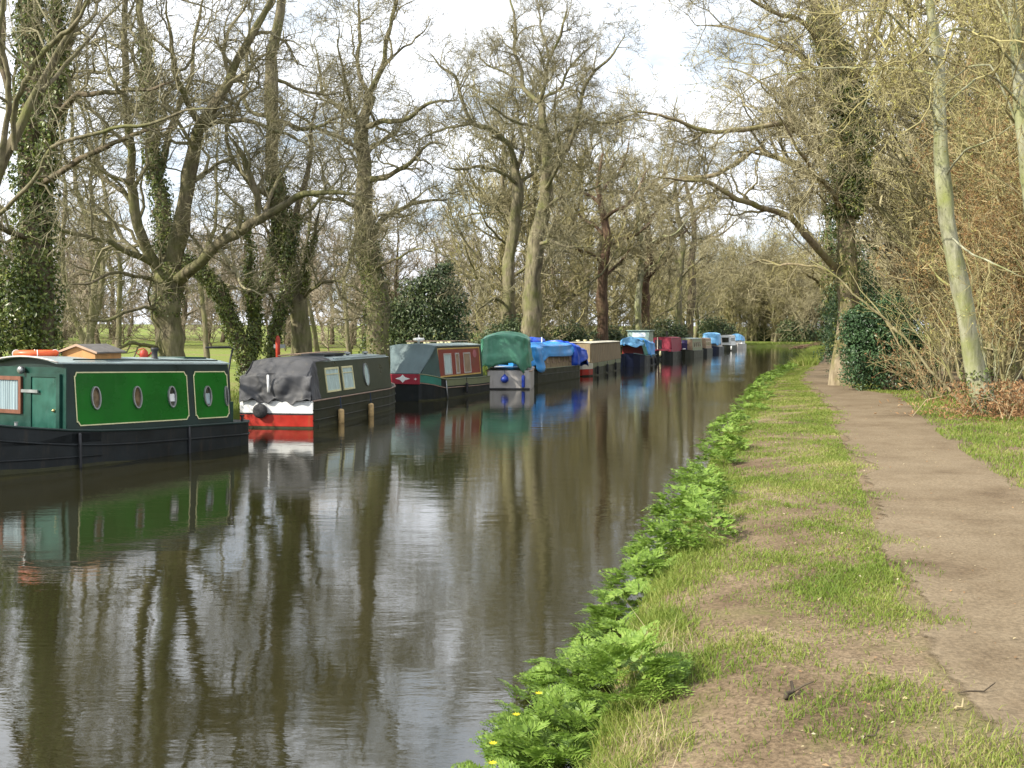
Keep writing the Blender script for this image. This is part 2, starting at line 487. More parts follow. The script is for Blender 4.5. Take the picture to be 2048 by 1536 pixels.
# ------------------------------------------------------------------ trees
def norm(v): return v / np.maximum(np.linalg.norm(v, axis=-1, keepdims=True), 1e-9)
def resample(pts, rad, K):
    pts = smooth_line(pts, 0.35) if len(pts) > 2 else np.asarray(pts, float)
    d = np.r_[0, np.cumsum(np.linalg.norm(np.diff(pts, axis=0), axis=1))]
    t = np.linspace(0, d[-1], K)
    P = np.stack([np.interp(t, d, pts[:, k]) for k in range(3)], 1)
    R = np.interp(np.linspace(0, 1, K), np.linspace(0, 1, len(rad)), rad)
    return P, R
def tubes(P, R, sides, lump=0.0):
    """P (n,K,3), R (n,K) -> verts, quads"""
    n, K, _ = P.shape
    if sides == 2:                     # hair-thin twigs: bent slivers
        T = norm(P[:, -1] - P[:, 0])
        rv = norm(np.sin(np.arange(n * 3).reshape(n, 3) * 12.9898 + 1.3) + .01)
        A = norm(np.cross(T, rv))[:, None, :]
        V = np.concatenate([(P[:, :-1] - A * R[:, :-1, None])[:, :, None], (P[:, :-1] + A * R[:, :-1, None])[:, :, None]], 2).reshape(n, -1, 3)
        V = np.concatenate([V, P[:, -1:, :]], 1)
        m = 2 * (K - 1) + 1
        o = (np.arange(n) * m)[:, None]
        tri = []
        for k in range(K - 2): tri += [[2 * k, 2 * k + 1, 2 * k + 3], [2 * k, 2 * k + 3, 2 * k + 2]]
        tri.append([2 * (K - 2), 2 * (K - 2) + 1, m - 1])
        f = (o[:, None, :] + np.array(tri)[None]).reshape(-1, 3)
        return V.reshape(-1, 3), f
    T = norm(np.gradient(P, axis=1))
    m = norm(T.mean(1))
    ref = np.where(np.abs(m[:, 2:3]) < 0.8, np.array([[0, 0, 1.0]]), np.array([[1.0, 0, 0]]))
    A = norm(np.cross(T, ref[:, None, :])); B = np.cross(A, T)
    a = np.arange(sides) * 2 * np.pi / sides
    RR = R[:, :, None, None]
    if lump:
        kk = np.arange(K)[None, :, None, None] * 1.0; aa = a[None, None, :, None]
        RR = RR * (1 + lump * (np.sin(aa * 3 + kk * .45 + 1) + .7 * np.sin(aa * 5 - kk * .8) + .6 * np.sin(aa * 2 + kk * 1.7) + .5 * np.sin(kk * 2.3 + aa)))
    V = P[:, :, None, :] + RR * (A[:, :, None, :] * np.cos(a)[None, None, :, None] + B[:, :, None, :] * np.sin(a)[None, None, :, None])
    idx = np.arange(n * K * sides).reshape(n, K, sides)
    nx = np.roll(idx, -1, axis=2)
    f = np.stack([idx[:, :-1], nx[:, :-1], nx[:, 1:], idx[:, 1:]], -1).reshape(-1, 4)
    return V.reshape(-1, 3), f
def spawn(P, R, per_m, K, ang, length, up, wig, rratio, rmax, rmin, tmin, rng, nmax=None, droop=0.0, tpow=1.0):
    """children along every branch of a level"""
    n, K0, _ = P.shape
    seg = np.linalg.norm(np.diff(P, axis=1), axis=2); plen = seg.sum(1)
    cnt = np.floor(plen * per_m * (1 - tmin) + rng.random(n)).astype(int)
    par = np.repeat(np.arange(n), cnt)
    if nmax and len(par) > nmax: par = rng.choice(par, nmax, replace=False)
    if len(par) == 0: return np.zeros((0, K, 3)), np.zeros((0, K))
    t = tmin + (1 - tmin) * rng.random(len(par)) ** tpow
    g = t * (K0 - 1); k = np.minimum(g.astype(int), K0 - 2); fr = (g - k)[:, None]
    p0 = P[par, k] * (1 - fr) + P[par, k + 1] * fr
    T = norm(P[par, k + 1] - P[par, k])
    r0 = R[par, k] * (1 - fr[:, 0]) + R[par, k + 1] * fr[:, 0]
    rn = norm(rng.normal(size=(len(par), 3)))
    Nn = norm(rn - (rn * T).sum(1, keepdims=True) * T)
    a = np.radians(rng.uniform(ang[0], ang[1], len(par)))[:, None]
    d = norm(np.cos(a) * T + np.sin(a) * Nn + np.array([0, 0, up]))
    ln = rng.uniform(length[0], length[1], len(par)) * (1.15 - 0.6 * t)
    st = ln / (K - 1)
    Q = np.zeros((len(par), K, 3)); Q[:, 0] = p0
    for j in range(1, K):
        Q[:, j] = Q[:, j - 1] + d * st[:, None]
        d = norm(d + rng.normal(size=d.shape) * wig + np.array([0, 0, up * 0.35 - droop * j]))
    rr = np.clip(r0 * rratio, rmin, rmax)
    RR = np.maximum(rr[:, None] * np.linspace(1, 0.3, K)[None], rmin * 0.6)
    return Q, RR
def leaves(P, Nrm, size, rng, aspect=0.75):
    """diamond leaves with a fold; P, Nrm (n,3)"""
    n = len(P)
    Nrm = norm(Nrm)
    ref = norm(rng.normal(size=(n, 3)) + np.array([0, 0, -0.9]))
    U = norm(ref - (ref * Nrm).sum(1, keepdims=True) * Nrm); W = np.cross(Nrm, U)
    s = np.asarray(size).reshape(-1, 1) * np.ones((n, 1))
    V = np.stack([P - U * s * 0.5, P + W * s * aspect * 0.5 + Nrm * s * 0.12, P + U * s * 0.6, P - W * s * aspect * 0.5 + Nrm * s * 0.12], 1).reshape(-1, 3)
    return V, np.arange(n * 4).reshape(n, 4)
def ivy_on(P, R, n, thick, size, rng, t0=0.0, t1=1.0):
    K = len(P)
    g = rng.uniform(t0, t1, n) * (K - 1); k = np.minimum(g.astype(int), K - 2); fr = (g - k)[:, None]
    p = P[k] * (1 - fr) + P[k + 1] * fr; r = R[k] * (1 - fr[:, 0]) + R[k + 1] * fr[:, 0]
    T = norm(P[k + 1] - P[k])
    a = norm(rng.normal(size=(n, 3))); a = norm(a - (a * T).sum(1, keepdims=True) * T)
    lump = 0.55 + 0.45 * np.sin(g / K * 40 + 3 * a[:, 0]) * np.sin(a[:, 1] * 3 + g / K * 23)
    off = r + thick * lump * rng.random(n) ** 0.7
    pos = p + a * off[:, None] + rng.normal(size=(n, 3)) * 0.02
    return leaves(pos, a + rng.normal(size=(n, 3)) * 0.55 + np.array([0, 0, 0.25]), rng.uniform(size * 0.6, size * 1.25, n), rng)

M_OAK = bark('bark_oak', (0.062, 0.053, 0.034), (0.25, 0.215, 0.14), (0.14, 0.15, 0.048), 0.55)
M_OAKDK = bark('bark_dark', (0.055, 0.043, 0.03), (0.19, 0.15, 0.10), (0.10, 0.11, 0.04), 0.35)
M_PALE = bark('bark_pale', (0.12, 0.12, 0.07), (0.36, 0.355, 0.25), (0.20, 0.225, 0.06), 0.5, 5.0)
M_RED = bark('bark_red', (0.05, 0.032, 0.022), (0.165, 0.105, 0.07), (0.10, 0.09, 0.04), 0.35)
M_TWIG = twigs('twigs_oak', (0.125, 0.110, 0.066), (0.27, 0.245, 0.15))
M_TWIGY = twigs('twigs_lichen', (0.165, 0.14, 0.07), (0.32, 0.285, 0.13))
M_TWIGR = twigs('twigs_red', (0.215, 0.158, 0.082), (0.38, 0.31, 0.162))
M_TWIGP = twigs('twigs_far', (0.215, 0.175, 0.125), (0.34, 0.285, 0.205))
M_TWIGO = twigs('twigs_olive', (0.17, 0.148, 0.086), (0.33, 0.295, 0.175))
M_STEM = bark('bark_hazel', (0.14, 0.12, 0.06), (0.36, 0.32, 0.19), (0.24, 0.25, 0.07), 0.5, 9.0)
M_IVY = leafy('ivy_leaves', [(0.1, (0.035, 0.055, 0.012)), (0.5, (0.105, 0.145, 0.030)), (0.9, (0.24, 0.26, 0.06))], 0.4, 0.22, 0.5, 1.5)
M_HOLLY = leafy('holly_leaves', [(0.1, (0.018, 0.042, 0.016)), (0.5, (0.045, 0.095, 0.036)), (0.9, (0.10, 0.165, 0.065))], 0.4, 0.12, 0.4, 1.2)
M_BUSH = leafy('bush_leaves', [(0.1, (0.025, 0.042, 0.018)), (0.5, (0.06, 0.09, 0.035)), (0.9, (0.14, 0.165, 0.065))], 0.45, 0.15, 0.4, 0.9)
M_BUD = leafy('buds', [(0.1, (0.21, 0.115, 0.055)), (0.5, (0.34, 0.21, 0.095)), (0.9, (0.40, 0.33, 0.13))], 0.7, 0.3, 0.2, 0.8)
M_CATKIN = leafy('catkins', [(0.1, (0.26, 0.22, 0.07)), (0.6, (0.38, 0.36, 0.12)), (0.9, (0.44, 0.42, 0.17))], 0.7, 0.3, 0.2, 0.8)
M_DEAD = leafy('dead_leaves', [(0.1, (0.16, 0.08, 0.035)), (0.5, (0.30, 0.17, 0.08)), (0.9, (0.42, 0.29, 0.16))], 0.8, 0.2, 0.2, 1.0)

def build_tree(name, label, base, limbs, seed, wood=None, twig=None, lv=None, ivy=(), ivy_mat=None, group=None, cat='tree', buds=None, parent=None, gnarl=0.016):
    """limbs: list of (points world, radii); the first is the trunk. lv: densities per level"""
    wood = wood or M_OAK; twig = twig or M_TWIG
    rng = np.random.default_rng(seed)
    base = np.asarray(base, float)
    root = empty(name, tuple(base), 0, label, cat, group)
    L0 = []
    for k, (p, r) in enumerate(limbs):
        Pp, Rr = resample(np.asarray(p, float) - base, r, 26)
        ln = np.linalg.norm(np.diff(Pp, axis=0), axis=1).sum()
        tt = np.linspace(0, 1, 26); w = np.zeros((26, 3))
        for q in (2.3, 4.7, 8.9): w += np.sin(tt[:, None] * q * 6.28 + rng.uniform(0, 6.28, 3)[None]) / q
        w -= w[0]
        L0.append((Pp + w * gnarl * ln * np.clip(tt * 3, 0, 1)[:, None], Rr))
    for k, (P, R) in enumerate(L0):
        Rm = R * (1 + 0.06 * np.sin(np.arange(26) * 1.3 + k))
        V, f = tubes(P[None], Rm[None], 18 if k == 0 else 10, .065 if k == 0 else .07)
        o = link('trunk' if k == 0 else 'limb', np_mesh(name, [(V, f, 0)], wood, True), root)
    P = np.stack([p for p, r in L0]); R = np.stack([r for p, r in L0])
    chunks = []
    for j, q in enumerate(lv):
        src = (P[1:], R[1:]) if (j == 0 and len(P) > 1 and q.get('notrunk')) else (P, R)
        q = dict(q); q.pop('notrunk', None); sides = q.pop('sides'); keep = q.pop('keep', False); trunk_too = q.pop('all', False)
        Q, S = spawn(src[0], src[1], rng=rng, **q)
        if len(Q) == 0: break
        chunks.append(tubes(Q, S, sides) + (0,))
        P, R = Q, S
    mats = [twig]
    if buds:
        bm, nb, bs = buds
        k = rng.integers(0, len(P), nb); kk = rng.integers(1, P.shape[1], nb)
        bp = P[k, kk] + rng.normal(size=(nb, 3)) * 0.02
        chunks.append(leaves(bp, rng.normal(size=(nb, 3)), rng.uniform(bs * 0.6, bs * 1.3, nb), rng, 0.5) + (1,))
        mats.append(bm)
    link('crown', np_mesh(name, chunks, mats), root)
    if ivy:
        ch = []
        for (li, n, thick, size, t0, t1) in ivy:
            ch.append(ivy_on(L0[li][0], L0[li][1], n, thick, size, rng, t0, t1) + (0,))
        link('ivy', np_mesh('ivy', ch, ivy_mat or M_IVY), root)
    return root

def lv_oak(d=1.0, r=1.0, n4=26000, n3=8500, n2=1300, n1=200):
    return [dict(per_m=1.5 * d, K=9, ang=(35, 80), length=(1.3, 3.6), up=0.15, wig=0.36, rratio=0.6, rmax=0.07, rmin=0.02, tmin=0.15, sides=5, notrunk=True, nmax=n1),
            dict(per_m=3.0 * d, K=6, ang=(30, 80), length=(0.7, 2.0), up=0.10, wig=0.36, rratio=0.6, rmax=0.03, rmin=0.012 * r, tmin=0.12, sides=3, nmax=n2),
            dict(per_m=5.5 * d, K=5, ang=(30, 75), length=(0.4, 1.2), up=0.08, wig=0.34, rratio=0.65, rmax=0.014, rmin=0.0085 * r, tmin=0.08, sides=2, nmax=n3),
            dict(per_m=11.0 * d, K=3, ang=(25, 70), length=(0.25, 0.75), up=0.06, wig=0.25, rratio=0.75, rmax=0.009, rmin=0.0065 * r, tmin=0.05, sides=2, nmax=n4)]

def hero(name, label, D, base_px, limbs_px, seed, **kw):
    """limbs given as photo pixels (x, y, metres nearer(-)/farther(+)) with half-widths in pixels"""
    out = []
    for pts, w in limbs_px:
        P = [px(p[0], p[1], D + (p[2] if len(p) > 2 else 0.0)) for p in pts]
        first = not out
        out.append((P, [x * D / F * (.92 if first else .66) * (1 if first or k < len(w) - 1 else .4) for k, x in enumerate(w)]))
    b = px(base_px[0], base_px[1], D)
    b[2] = ground_z(b) - 0.05
    out[0][0][0] = np.array(b)
    return build_tree(name, label, b, out, seed, **kw)
def flare(w): return [w[0] * 1.35] + list(w)

rr = np.random.default_rng(77)
# --- the ivy tree at the left edge
hero('ivy_clad_tree', 'tall tree wholly clad in ivy behind the bright green narrowboat', 25.0, (82, 822), [
    ([(82, 822), (78, 700), (75, 560), (70, 430), (64, 310), (62, 160), (70, 0), (78, -160), (80, -330)], flare([30, 30, 28, 26, 22, 20, 17, 12, 5])),
    ([(74, 420), (92, 330, -.5), (112, 240, -1), (118, 120, -1.2), (124, -20, -1.5), (135, -170, -1.7)], [16, 15, 13, 12, 10, 5]),
    ([(70, 372), (120, 345, -1), (180, 305, -1.6), (230, 285, -2), (290, 262, -2.4), (352, 250, -2.8)], [9, 9, 8, 7, 5, 3]),
    ([(110, 240, -1), (140, 205, -1.5), (165, 188, -2), (230, 188, -2.5), (300, 178, -3), (370, 160, -3.2)], [8, 8, 7, 6, 5, 2]),
    ([(66, 330), (30, 250, .8), (10, 150, 1.5), (5, 20, 2), (0, -120, 2.6)], [11, 10, 8, 6, 3]),
    ([(72, 480), (30, 470, -1), (-30, 440, -1.7), (-110, 400, -2.2)], [9, 8, 6, 3]),
    ([(64, 250), (100, 190, 1.5), (140, 90, 2.5), (180, -40, 3.3)], [9, 8, 6, 3]),
  ], 101, wood=M_OAKDK, lv=lv_oak(0.8, 1.0, 18200),
  ivy=[(0, 9500, 0.40, 0.095, 0.02, 0.72), (1, 2600, 0.26, 0.095, 0.0, 0.85)])
# --- a pale limbed tree just out of frame on the left, its branches cross the corner
hero('pale_limbed_tree', 'pale branched tree reaching in over the ivy clad trunk', 22.0, (-120, 845), [
    ([(-120, 845), (-100, 690), (-60, 520), (-25, 420), (0, 355), (30, 300), (55, 250), (85, 180), (112, 120), (140, 60), (165, 0), (190, -80)], flare([24, 22, 18, 15, 13, 11, 10, 9, 8, 7, 5, 3])),
    ([(-15, 400), (10, 300, -.3), (18, 190, -.6), (8, 90, -1), (10, -20, -1.2), (0, -140, -1.4)], [9, 9, 8, 7, 5, 3]),
    ([(30, 300), (28, 195, -.5), (70, 130, -1), (110, 75, -1.4), (150, 40, -1.8), (200, -30, -2)], [8, 8, 7, 7, 6, 3]),
    ([(85, 180), (125, 140, .6), (180, 75, 1), (230, 20, 1.4), (270, -20, 1.7)], [6, 6, 5, 4, 2]),
    ([(-40, 460), (40, 380, -1), (110, 290, -1.6), (220, 250, -2), (350, 225, -2.4), (450, 205, -2.8)], [7, 6, 5, 5, 4, 2]),
  ], 102, wood=M_OAK, twig=M_TWIG, lv=lv_oak(0.75, 1.0, 11375))
# --- the spreading oak behind the green boat
hero('spreading_oak', 'broad oak with ivy in its fork and one low limb reaching out', 30.0, (347, 796), [
    ([(347, 796), (345, 740), (342, 690), (339, 640), (336, 590), (336, 550), (338, 515)], flare([32, 30, 28, 28, 31, 33, 26])),
    ([(330, 556), (300, 505, -.4), (282, 462, -.7), (270, 410, -.9), (262, 360, -1), (258, 260, -1.2), (262, 150, -1.4), (252, 40, -1.6), (246, -90, -1.8), (240, -200, -2)], [20, 16, 14, 12, 11, 9, 8, 7, 5, 3]),
    ([(300, 520), (285, 490, .6), (270, 430, 1), (250, 385, 1.3), (225, 365, 1.5), (190, 340, 1.8), (140, 325, 2.1)], [12, 11, 10, 8, 7, 6, 3]),
    ([(336, 530), (324, 440, .5), (318, 345, .8), (306, 250, 1), (290, 150, 1.2), (286, 40, 1.5), (300, -80, 1.8), (310, -220, 2.1)], [22, 20, 18, 15, 12, 10, 7, 3]),
    ([(344, 540), (362, 450, -.3), (376, 370, -.5), (386, 310, -.6), (402, 255, -.8), (430, 205, -1), (470, 125, -1.2), (515, 50, -1.4), (560, -40, -1.6), (600, -150, -1.8)], [27, 25, 22, 20, 17, 13, 11, 9, 7, 3]),
    ([(350, 566), (385, 535, -.8), (425, 506, -1.3), (470, 470, -1.7), (520, 436, -2), (560, 412, -2.3), (640, 388, -2.7), (705, 388, -3), (760, 400, -3.2)], [20, 17, 15, 14, 13, 10, 8, 5, 2]),
    ([(326, 540), (270, 505, -.8), (215, 482, -1.3), (170, 468, -1.8), (120, 455, -2.3), (70, 420, -2.6)], [13, 10, 8, 6, 5, 2]),
    ([(322, 565), (280, 552, -.8), (215, 545, -1.4), (175, 566, -1.8), (125, 572, -2.2)], [7, 6, 5, 4, 2]),
    ([(320, 625), (290, 612, -.8), (245, 628, -1.2), (205, 642, -1.5), (170, 640, -1.9)], [6, 5, 5, 4, 2]),
    ([(320, 700), (290, 690, -.8), (262, 688, -1.2), (235, 700, -1.5), (205, 722, -1.8)], [6, 6, 5, 4, 2]),
    ([(518, 436, -2), (512, 395, -2.2), (500, 350, -2.4), (478, 300, -2.6), (450, 260, -2.9)], [9, 9, 8, 6, 3]),
    ([(530, 430, -2), (545, 380, -1.5), (570, 340, -1), (600, 290, -.5)], [6, 5, 4, 2]),
    ([(404, 252, -.8), (450, 240, -1.3), (500, 242, -1.8), (560, 262, -2.3), (620, 290, -2.8)], [9, 8, 6, 5, 2]),
    ([(306, 260, 1), (250, 200, 1.8), (210, 130, 2.6), (190, 60, 3.2)], [8, 7, 5, 3]),
    ([(378, 370, -.5), (430, 330, 1), (480, 310, 2.2), (540, 300, 3)], [8, 7, 5, 3]),
    ([(318, 345, .8), (345, 250, 2.4), (380, 150, 3.6), (400, 30, 4.4), (420, -80, 5)], [10, 9, 7, 5, 3]),
    ([(402, 250, -.8), (360, 180, -2), (340, 90, -3), (330, -10, -3.6)], [9, 8, 6, 3]),
  ], 103, lv=lv_oak(1.0, 1.0, 34125),
  ivy=[(3, 5200, 0.26, 0.085, 0.02, 0.62), (0, 900, 0.10, 0.07, 0.6, 1.0)])
# --- leaning ivy stems and the trunk by the red post
hero('leaning_ivy_tree', 'ivy covered stem leaning over behind the grey covered boat', 33.0, (500, 786), [
    ([(500, 786), (490, 720), (474, 680), (450, 610), (425, 570), (402, 546), (370, 520), (330, 470), (300, 420)], flare([15, 14, 14, 13, 12, 11, 8, 6, 3])),
    ([(492, 730), (507, 690, .3), (508, 640, .6), (507, 600, .8), (520, 570, 1), (533, 540, 1.2), (545, 480, 1.6), (540, 410, 1.8)], [11, 12, 11, 10, 8, 7, 5, 3]),
    ([(507, 640, .6), (495, 560, -.5), (500, 490, -1), (480, 430, -1.4)], [7, 6, 5, 2]),
  ], 104, wood=M_OAKDK, lv=lv_oak(1.0, 1.0, 7962), ivy=[(0, 5200, 0.22, 0.085, 0.05, 0.75), (1, 4200, 0.24, 0.085, 0.0, 0.8), (2, 1500, 0.25, 0.085, 0, 1)])
hero('slim_ivy_tree', 'slim ivy wrapped stem growing beside the red post', 34.0, (540, 782), [
    ([(540, 782), (541, 690), (552, 640), (560, 600), (572, 555), (578, 500), (582, 440), (600, 370), (620, 290), (630, 200)], flare([9, 9, 9, 8, 8, 7, 6, 5, 4, 2])),
    ([(572, 555), (545, 500, .6), (530, 430, 1), (510, 350, 1.4)], [5, 4, 3, 2]),
  ], 105, wood=M_OAKDK, lv=lv_oak(1.0, 1.0, 5687), ivy=[(0, 4500, 0.24, 0.085, 0.08, 0.62)])
hero('stout_trunk_tree', 'stout sunlit tree with a thin arching branch near the red post', 35.0, (603, 778), [
    ([(603, 778), (602, 690), (597, 630), (592, 590), (585, 530), (580, 480), (562, 400), (543, 320), (538, 225), (545, 155), (560, 60), (575, -60), (590, -180)], flare([22, 21, 20, 19, 16, 14, 14, 14, 13, 11, 8, 5, 3])),
    ([(600, 600), (612, 560, -.4), (614, 520, -.8), (630, 470, -1.2), (640, 400, -1.5)], [8, 7, 6, 5, 2]),
    ([(606, 600), (622, 578, -.8), (645, 566, -1.4), (680, 562, -1.9), (710, 572, -2.3), (730, 590, -2.6)], [5, 5, 5, 4, 3, 2]),
    ([(562, 400), (520, 380, -.6), (480, 340, -1.2), (455, 280, -1.7), (450, 200, -2)], [8, 7, 6, 5, 2]),
    ([(540, 240), (580, 250, -1), (625, 262, -1.8), (680, 235, -2.4), (720, 240, -3)], [7, 6, 5, 4, 2]),
    ([(540, 230), (500, 225, 1), (490, 170, 1.8), (500, 80, 2.4), (510, -20, 2.9)], [7, 6, 5, 4, 2]),
    ([(545, 155), (590, 175, .8), (640, 190, 1.5), (700, 180, 2.1)], [6, 5, 4, 2]),
    ([(575, 460), (620, 420, 1.2), (670, 370, 2), (690, 320, 2.7)], [6, 5, 4, 2]),
  ], 106, lv=lv_oak(1.0, 1.0, 20475), ivy=[(0, 3600, 0.28, 0.085, 0.28, 0.46), (1, 900, 0.2, 0.08, 0, .7)])
# --- the tall oak before the dark evergreen
hero('bristly_oak', 'tall oak with bristly trunk standing left of the dark evergreen', 42.0, (758, 756), [
    ([(758, 756), (755, 700), (750, 640), (742, 560), (736, 490), (724, 420), (719, 340), (720, 280), (727, 235), (738, 185)], flare([26, 25, 24, 23, 21, 19, 16, 15, 13, 10])),
    ([(736, 190), (752, 160, -.3), (764, 130, -.5), (772, 90, -.7), (782, 40, -1), (794, -30, -1.2), (800, -110, -1.4)], [9, 8, 7, 6, 5, 4, 2]),
    ([(738, 190), (722, 158, .4), (716, 110, .8), (720, 45, 1.2), (716, -40, 1.5)], [7, 6, 5, 4, 2]),
    ([(728, 255), (765, 245, -1), (800, 242, -1.6), (832, 228, -2.1), (870, 205, -2.5), (920, 200, -3)], [9, 8, 7, 6, 4, 2]),
    ([(722, 360), (770, 352, -1), (812, 330, -1.8), (838, 304, -2.4), (862, 284, -2.8), (900, 290, -3.2)], [10, 9, 7, 6, 4, 2]),
    ([(738, 480), (768, 440, .8), (800, 420, 1.5), (850, 406, 2.2), (910, 396, 2.9)], [10, 9, 7, 5, 2]),
    ([(722, 300), (690, 280, -1), (650, 262, -1.8), (610, 240, -2.4), (570, 215, -3)], [8, 7, 6, 4, 2]),
    ([(726, 240), (692, 220, 1), (655, 195, 1.9), (640, 150, 2.5), (630, 80, 3)], [8, 7, 5, 4, 2]),
    ([(724, 420), (680, 400, -1.2), (630, 392, -2), (590, 370, -2.8)], [7, 6, 4, 2]),
    ([(720, 330), (750, 290, 2), (790, 270, 3.3), (830, 200, 4.3)], [7, 6, 4, 2]),
    ([(722, 280), (705, 220, -2), (680, 130, -3.5), (675, 40, -4.4)], [7, 6, 4, 2]),
    ([(742, 540), (790, 520, -1), (830, 500, -1.8), (880, 505, -2.4)], [5, 4, 3, 2]),
  ], 107, wood=M_OAK, lv=[dict(lv_oak()[0], notrunk=False)] + lv_oak(1.0, 1.15, 29575)[1:], ivy=[(0, 2200, 0.3, 0.09, 0.08, 0.5)])
# --- the great oak in the middle, with its companion
hero('great_oak', 'great symmetrical oak with sunlit trunk behind the blue sheeted boat', 62.0, (1053, 731), [
    ([(1053, 731), (1056, 690), (1061, 620), (1066, 560), (1072, 500), (1078, 440), (1086, 390), (1096, 340), (1093, 285), (1085, 235), (1078, 205)], flare([24, 22, 20, 18, 17, 16, 15, 13, 11, 9, 7])),
    ([(1096, 345), (1118, 320, -.8), (1142, 280, -1.3), (1154, 240, -1.6), (1164, 205, -1.9), (1166, 175, -2.1), (1192, 140, -2.4), (1228, 108, -2.8), (1250, 70, -3)], [9, 9, 8, 7, 6, 5, 4, 3, 2]),
    ([(1078, 206), (1062, 192, .4), (1044, 174, .8), (1040, 138, 1), (1028, 98, 1.2), (1028, 54, 1.4), (1022, 10, 1.6), (1015, -40, 1.8)], [7, 7, 6, 5, 5, 4, 3, 2]),
    ([(1044, 174, .8), (1030, 156, 1.5), (1005, 142, 2), (971, 126, 2.6), (950, 100, 3)], [4, 4, 3, 3, 1.5]),
    ([(1079, 206), (1086, 180, -.5), (1094, 146, -.9), (1099, 117, -1.2), (1110, 90, -1.5), (1128, 50, -1.8), (1135, 0, -2)], [6, 6, 5, 4, 4, 3, 1.5]),
    ([(1099, 118, -1.2), (1090, 85, -.6), (1080, 50, 0), (1075, 0, .5)], [4, 3, 3, 1.5]),
    ([(1080, 208), (1094, 190, 1), (1120, 175, 1.8), (1142, 130, 2.5), (1165, 105, 3), (1200, 80, 3.6)], [5, 5, 4, 4, 3, 1.5]),
    ([(1094, 290), (1130, 262, 1.5), (1170, 248, 2.5), (1230, 240, 3.5), (1290, 222, 4.2)], [6, 5, 4, 3, 1.5]),
    ([(1160, 225, -1.8), (1200, 245, -2.4), (1250, 240, -3), (1300, 235, -3.5)], [4, 4, 3, 1.5]),
    ([(1090, 260), (1050, 250, -1.5), (1010, 235, -2.5), (985, 215, -3.2), (960, 195, -3.8)], [5, 4, 4, 3, 1.5]),
    ([(1080, 430), (1110, 400, -1), (1150, 385, -2), (1190, 375, -2.8), (1230, 350, -3.4)], [5, 5, 4, 3, 1.5]),
    ([(1074, 490), (1100, 484, -1.2), (1140, 495, -2), (1190, 492, -2.7)], [6, 5, 4, 2]),
    ([(1096, 330), (1075, 280, 2), (1060, 240, 3.5), (1065, 190, 4.6), (1055, 120, 5.5)], [6, 5, 4, 3, 1.5]),
    ([(1090, 380), (1115, 340, -2.2), (1120, 290, -3.8), (1110, 220, -5), (1115, 150, -6)], [6, 5, 4, 3, 1.5]),
  ], 108, lv=lv_oak(1.1, 1.2, 34000, 9000, 1500, 220))
hero('forked_oak', 'paler oak sharing its crown with the great oak, forked to one side', 64.0, (1018, 729), [
    ([(1018, 729), (1017, 690), (1015, 620), (1020, 540), (1027, 470), (1032, 410), (1038, 366), (1032, 325)], flare([16, 15, 13, 12, 12, 12, 12, 10])),
    ([(1033, 335), (1022, 300, -.6), (1010, 282, -1), (976, 260, -1.6), (944, 247, -2.1), (928, 225, -2.4), (920, 190, -2.7), (914, 162, -3), (880, 132, -3.4), (850, 100, -3.8)], [9, 8, 7, 7, 6, 5, 5, 4, 3, 1.5]),
    ([(1034, 340), (1046, 300, 1), (1040, 250, 1.7), (1030, 200, 2.3), (1000, 170, 2.8)], [6, 6, 5, 4, 1.5]),
    ([(1036, 370), (1000, 345, -1.4), (960, 335, -2.2), (920, 340, -3), (880, 330, -3.6)], [6, 5, 5, 4, 2]),
    ([(944, 247, -2.1), (910, 252, -2.6), (870, 262, -3.1), (830, 285, -3.6)], [4, 4, 3, 1.5]),
    ([(1038, 366), (1070, 340, .8), (1090, 310, 1.5), (1120, 300, 2.2)], [6, 5, 4, 2]),
    ([(1030, 430), (990, 425, 1.5), (950, 430, 2.5), (900, 440, 3.3)], [5, 4, 3, 1.5]),
    ([(1012, 610), (990, 598, -1), (965, 615, -2), (940, 640, -2.6)], [4, 4, 3, 1.5]),
  ], 109, lv=lv_oak(0.95, 1.5, 18200))
# --- reddish trunk and its neighbours farther along the boats
for nm, lb, D, x, w, mt, sd in (
      ('red_barked_tree', 'red brown trunked tree behind the tan boarded boat', 85.0, 1202, 12, M_RED, 110),
      ('slim_pale_tree', 'slim pale trunk behind the boat with the white panelled wheelhouse', 106.0, 1276, 7, M_PALE, 111),
      ('dark_trunk_tree', 'dark red brown trunk beside a slim pale one', 110.0, 1291, 9, M_RED, 112),
      ('mossy_trunk_tree', 'mossy yellow green trunk behind the olive cabined boat', 144.0, 1355, 8, M_OAK, 113),
      ('forking_trunk_tree', 'grey brown trunk leaning right beyond the olive cabined boat', 160.0, 1376, 8, M_OAKDK, 114)):
    lb_ = [([(x, 668 + 1.8 * F / D), (x + 1, 650), (x + 4, 560), (x + 8, 500), (x + 5, 440), (x - 4, 380), (x - 2, 310)], flare([w, w, w * .9, w * .75, w * .6, w * .4, w * .2]))]
    for a in range(7):
        s = (-1) ** a; y0 = 560 - 30 * a; sp = 30 + 14 * (a % 3)
        lb_.append(([(x + 4, y0), (x + 4 + s * sp * .6, y0 - 22, rr.uniform(-2, 2)), (x + s * sp * 1.3, y0 - 35, rr.uniform(-4, 4)), (x + s * sp * 2.1, y0 - 70 - 8 * a, rr.uniform(-5, 5))], [w * .45, w * .4, w * .3, w * .12]))
    hero(nm, lb, D, (x, 668 + 1.8 * F / D), lb_, sd, wood=mt, twig=M_TWIGO, lv=lv_oak(0.8, 2.6, 11375))

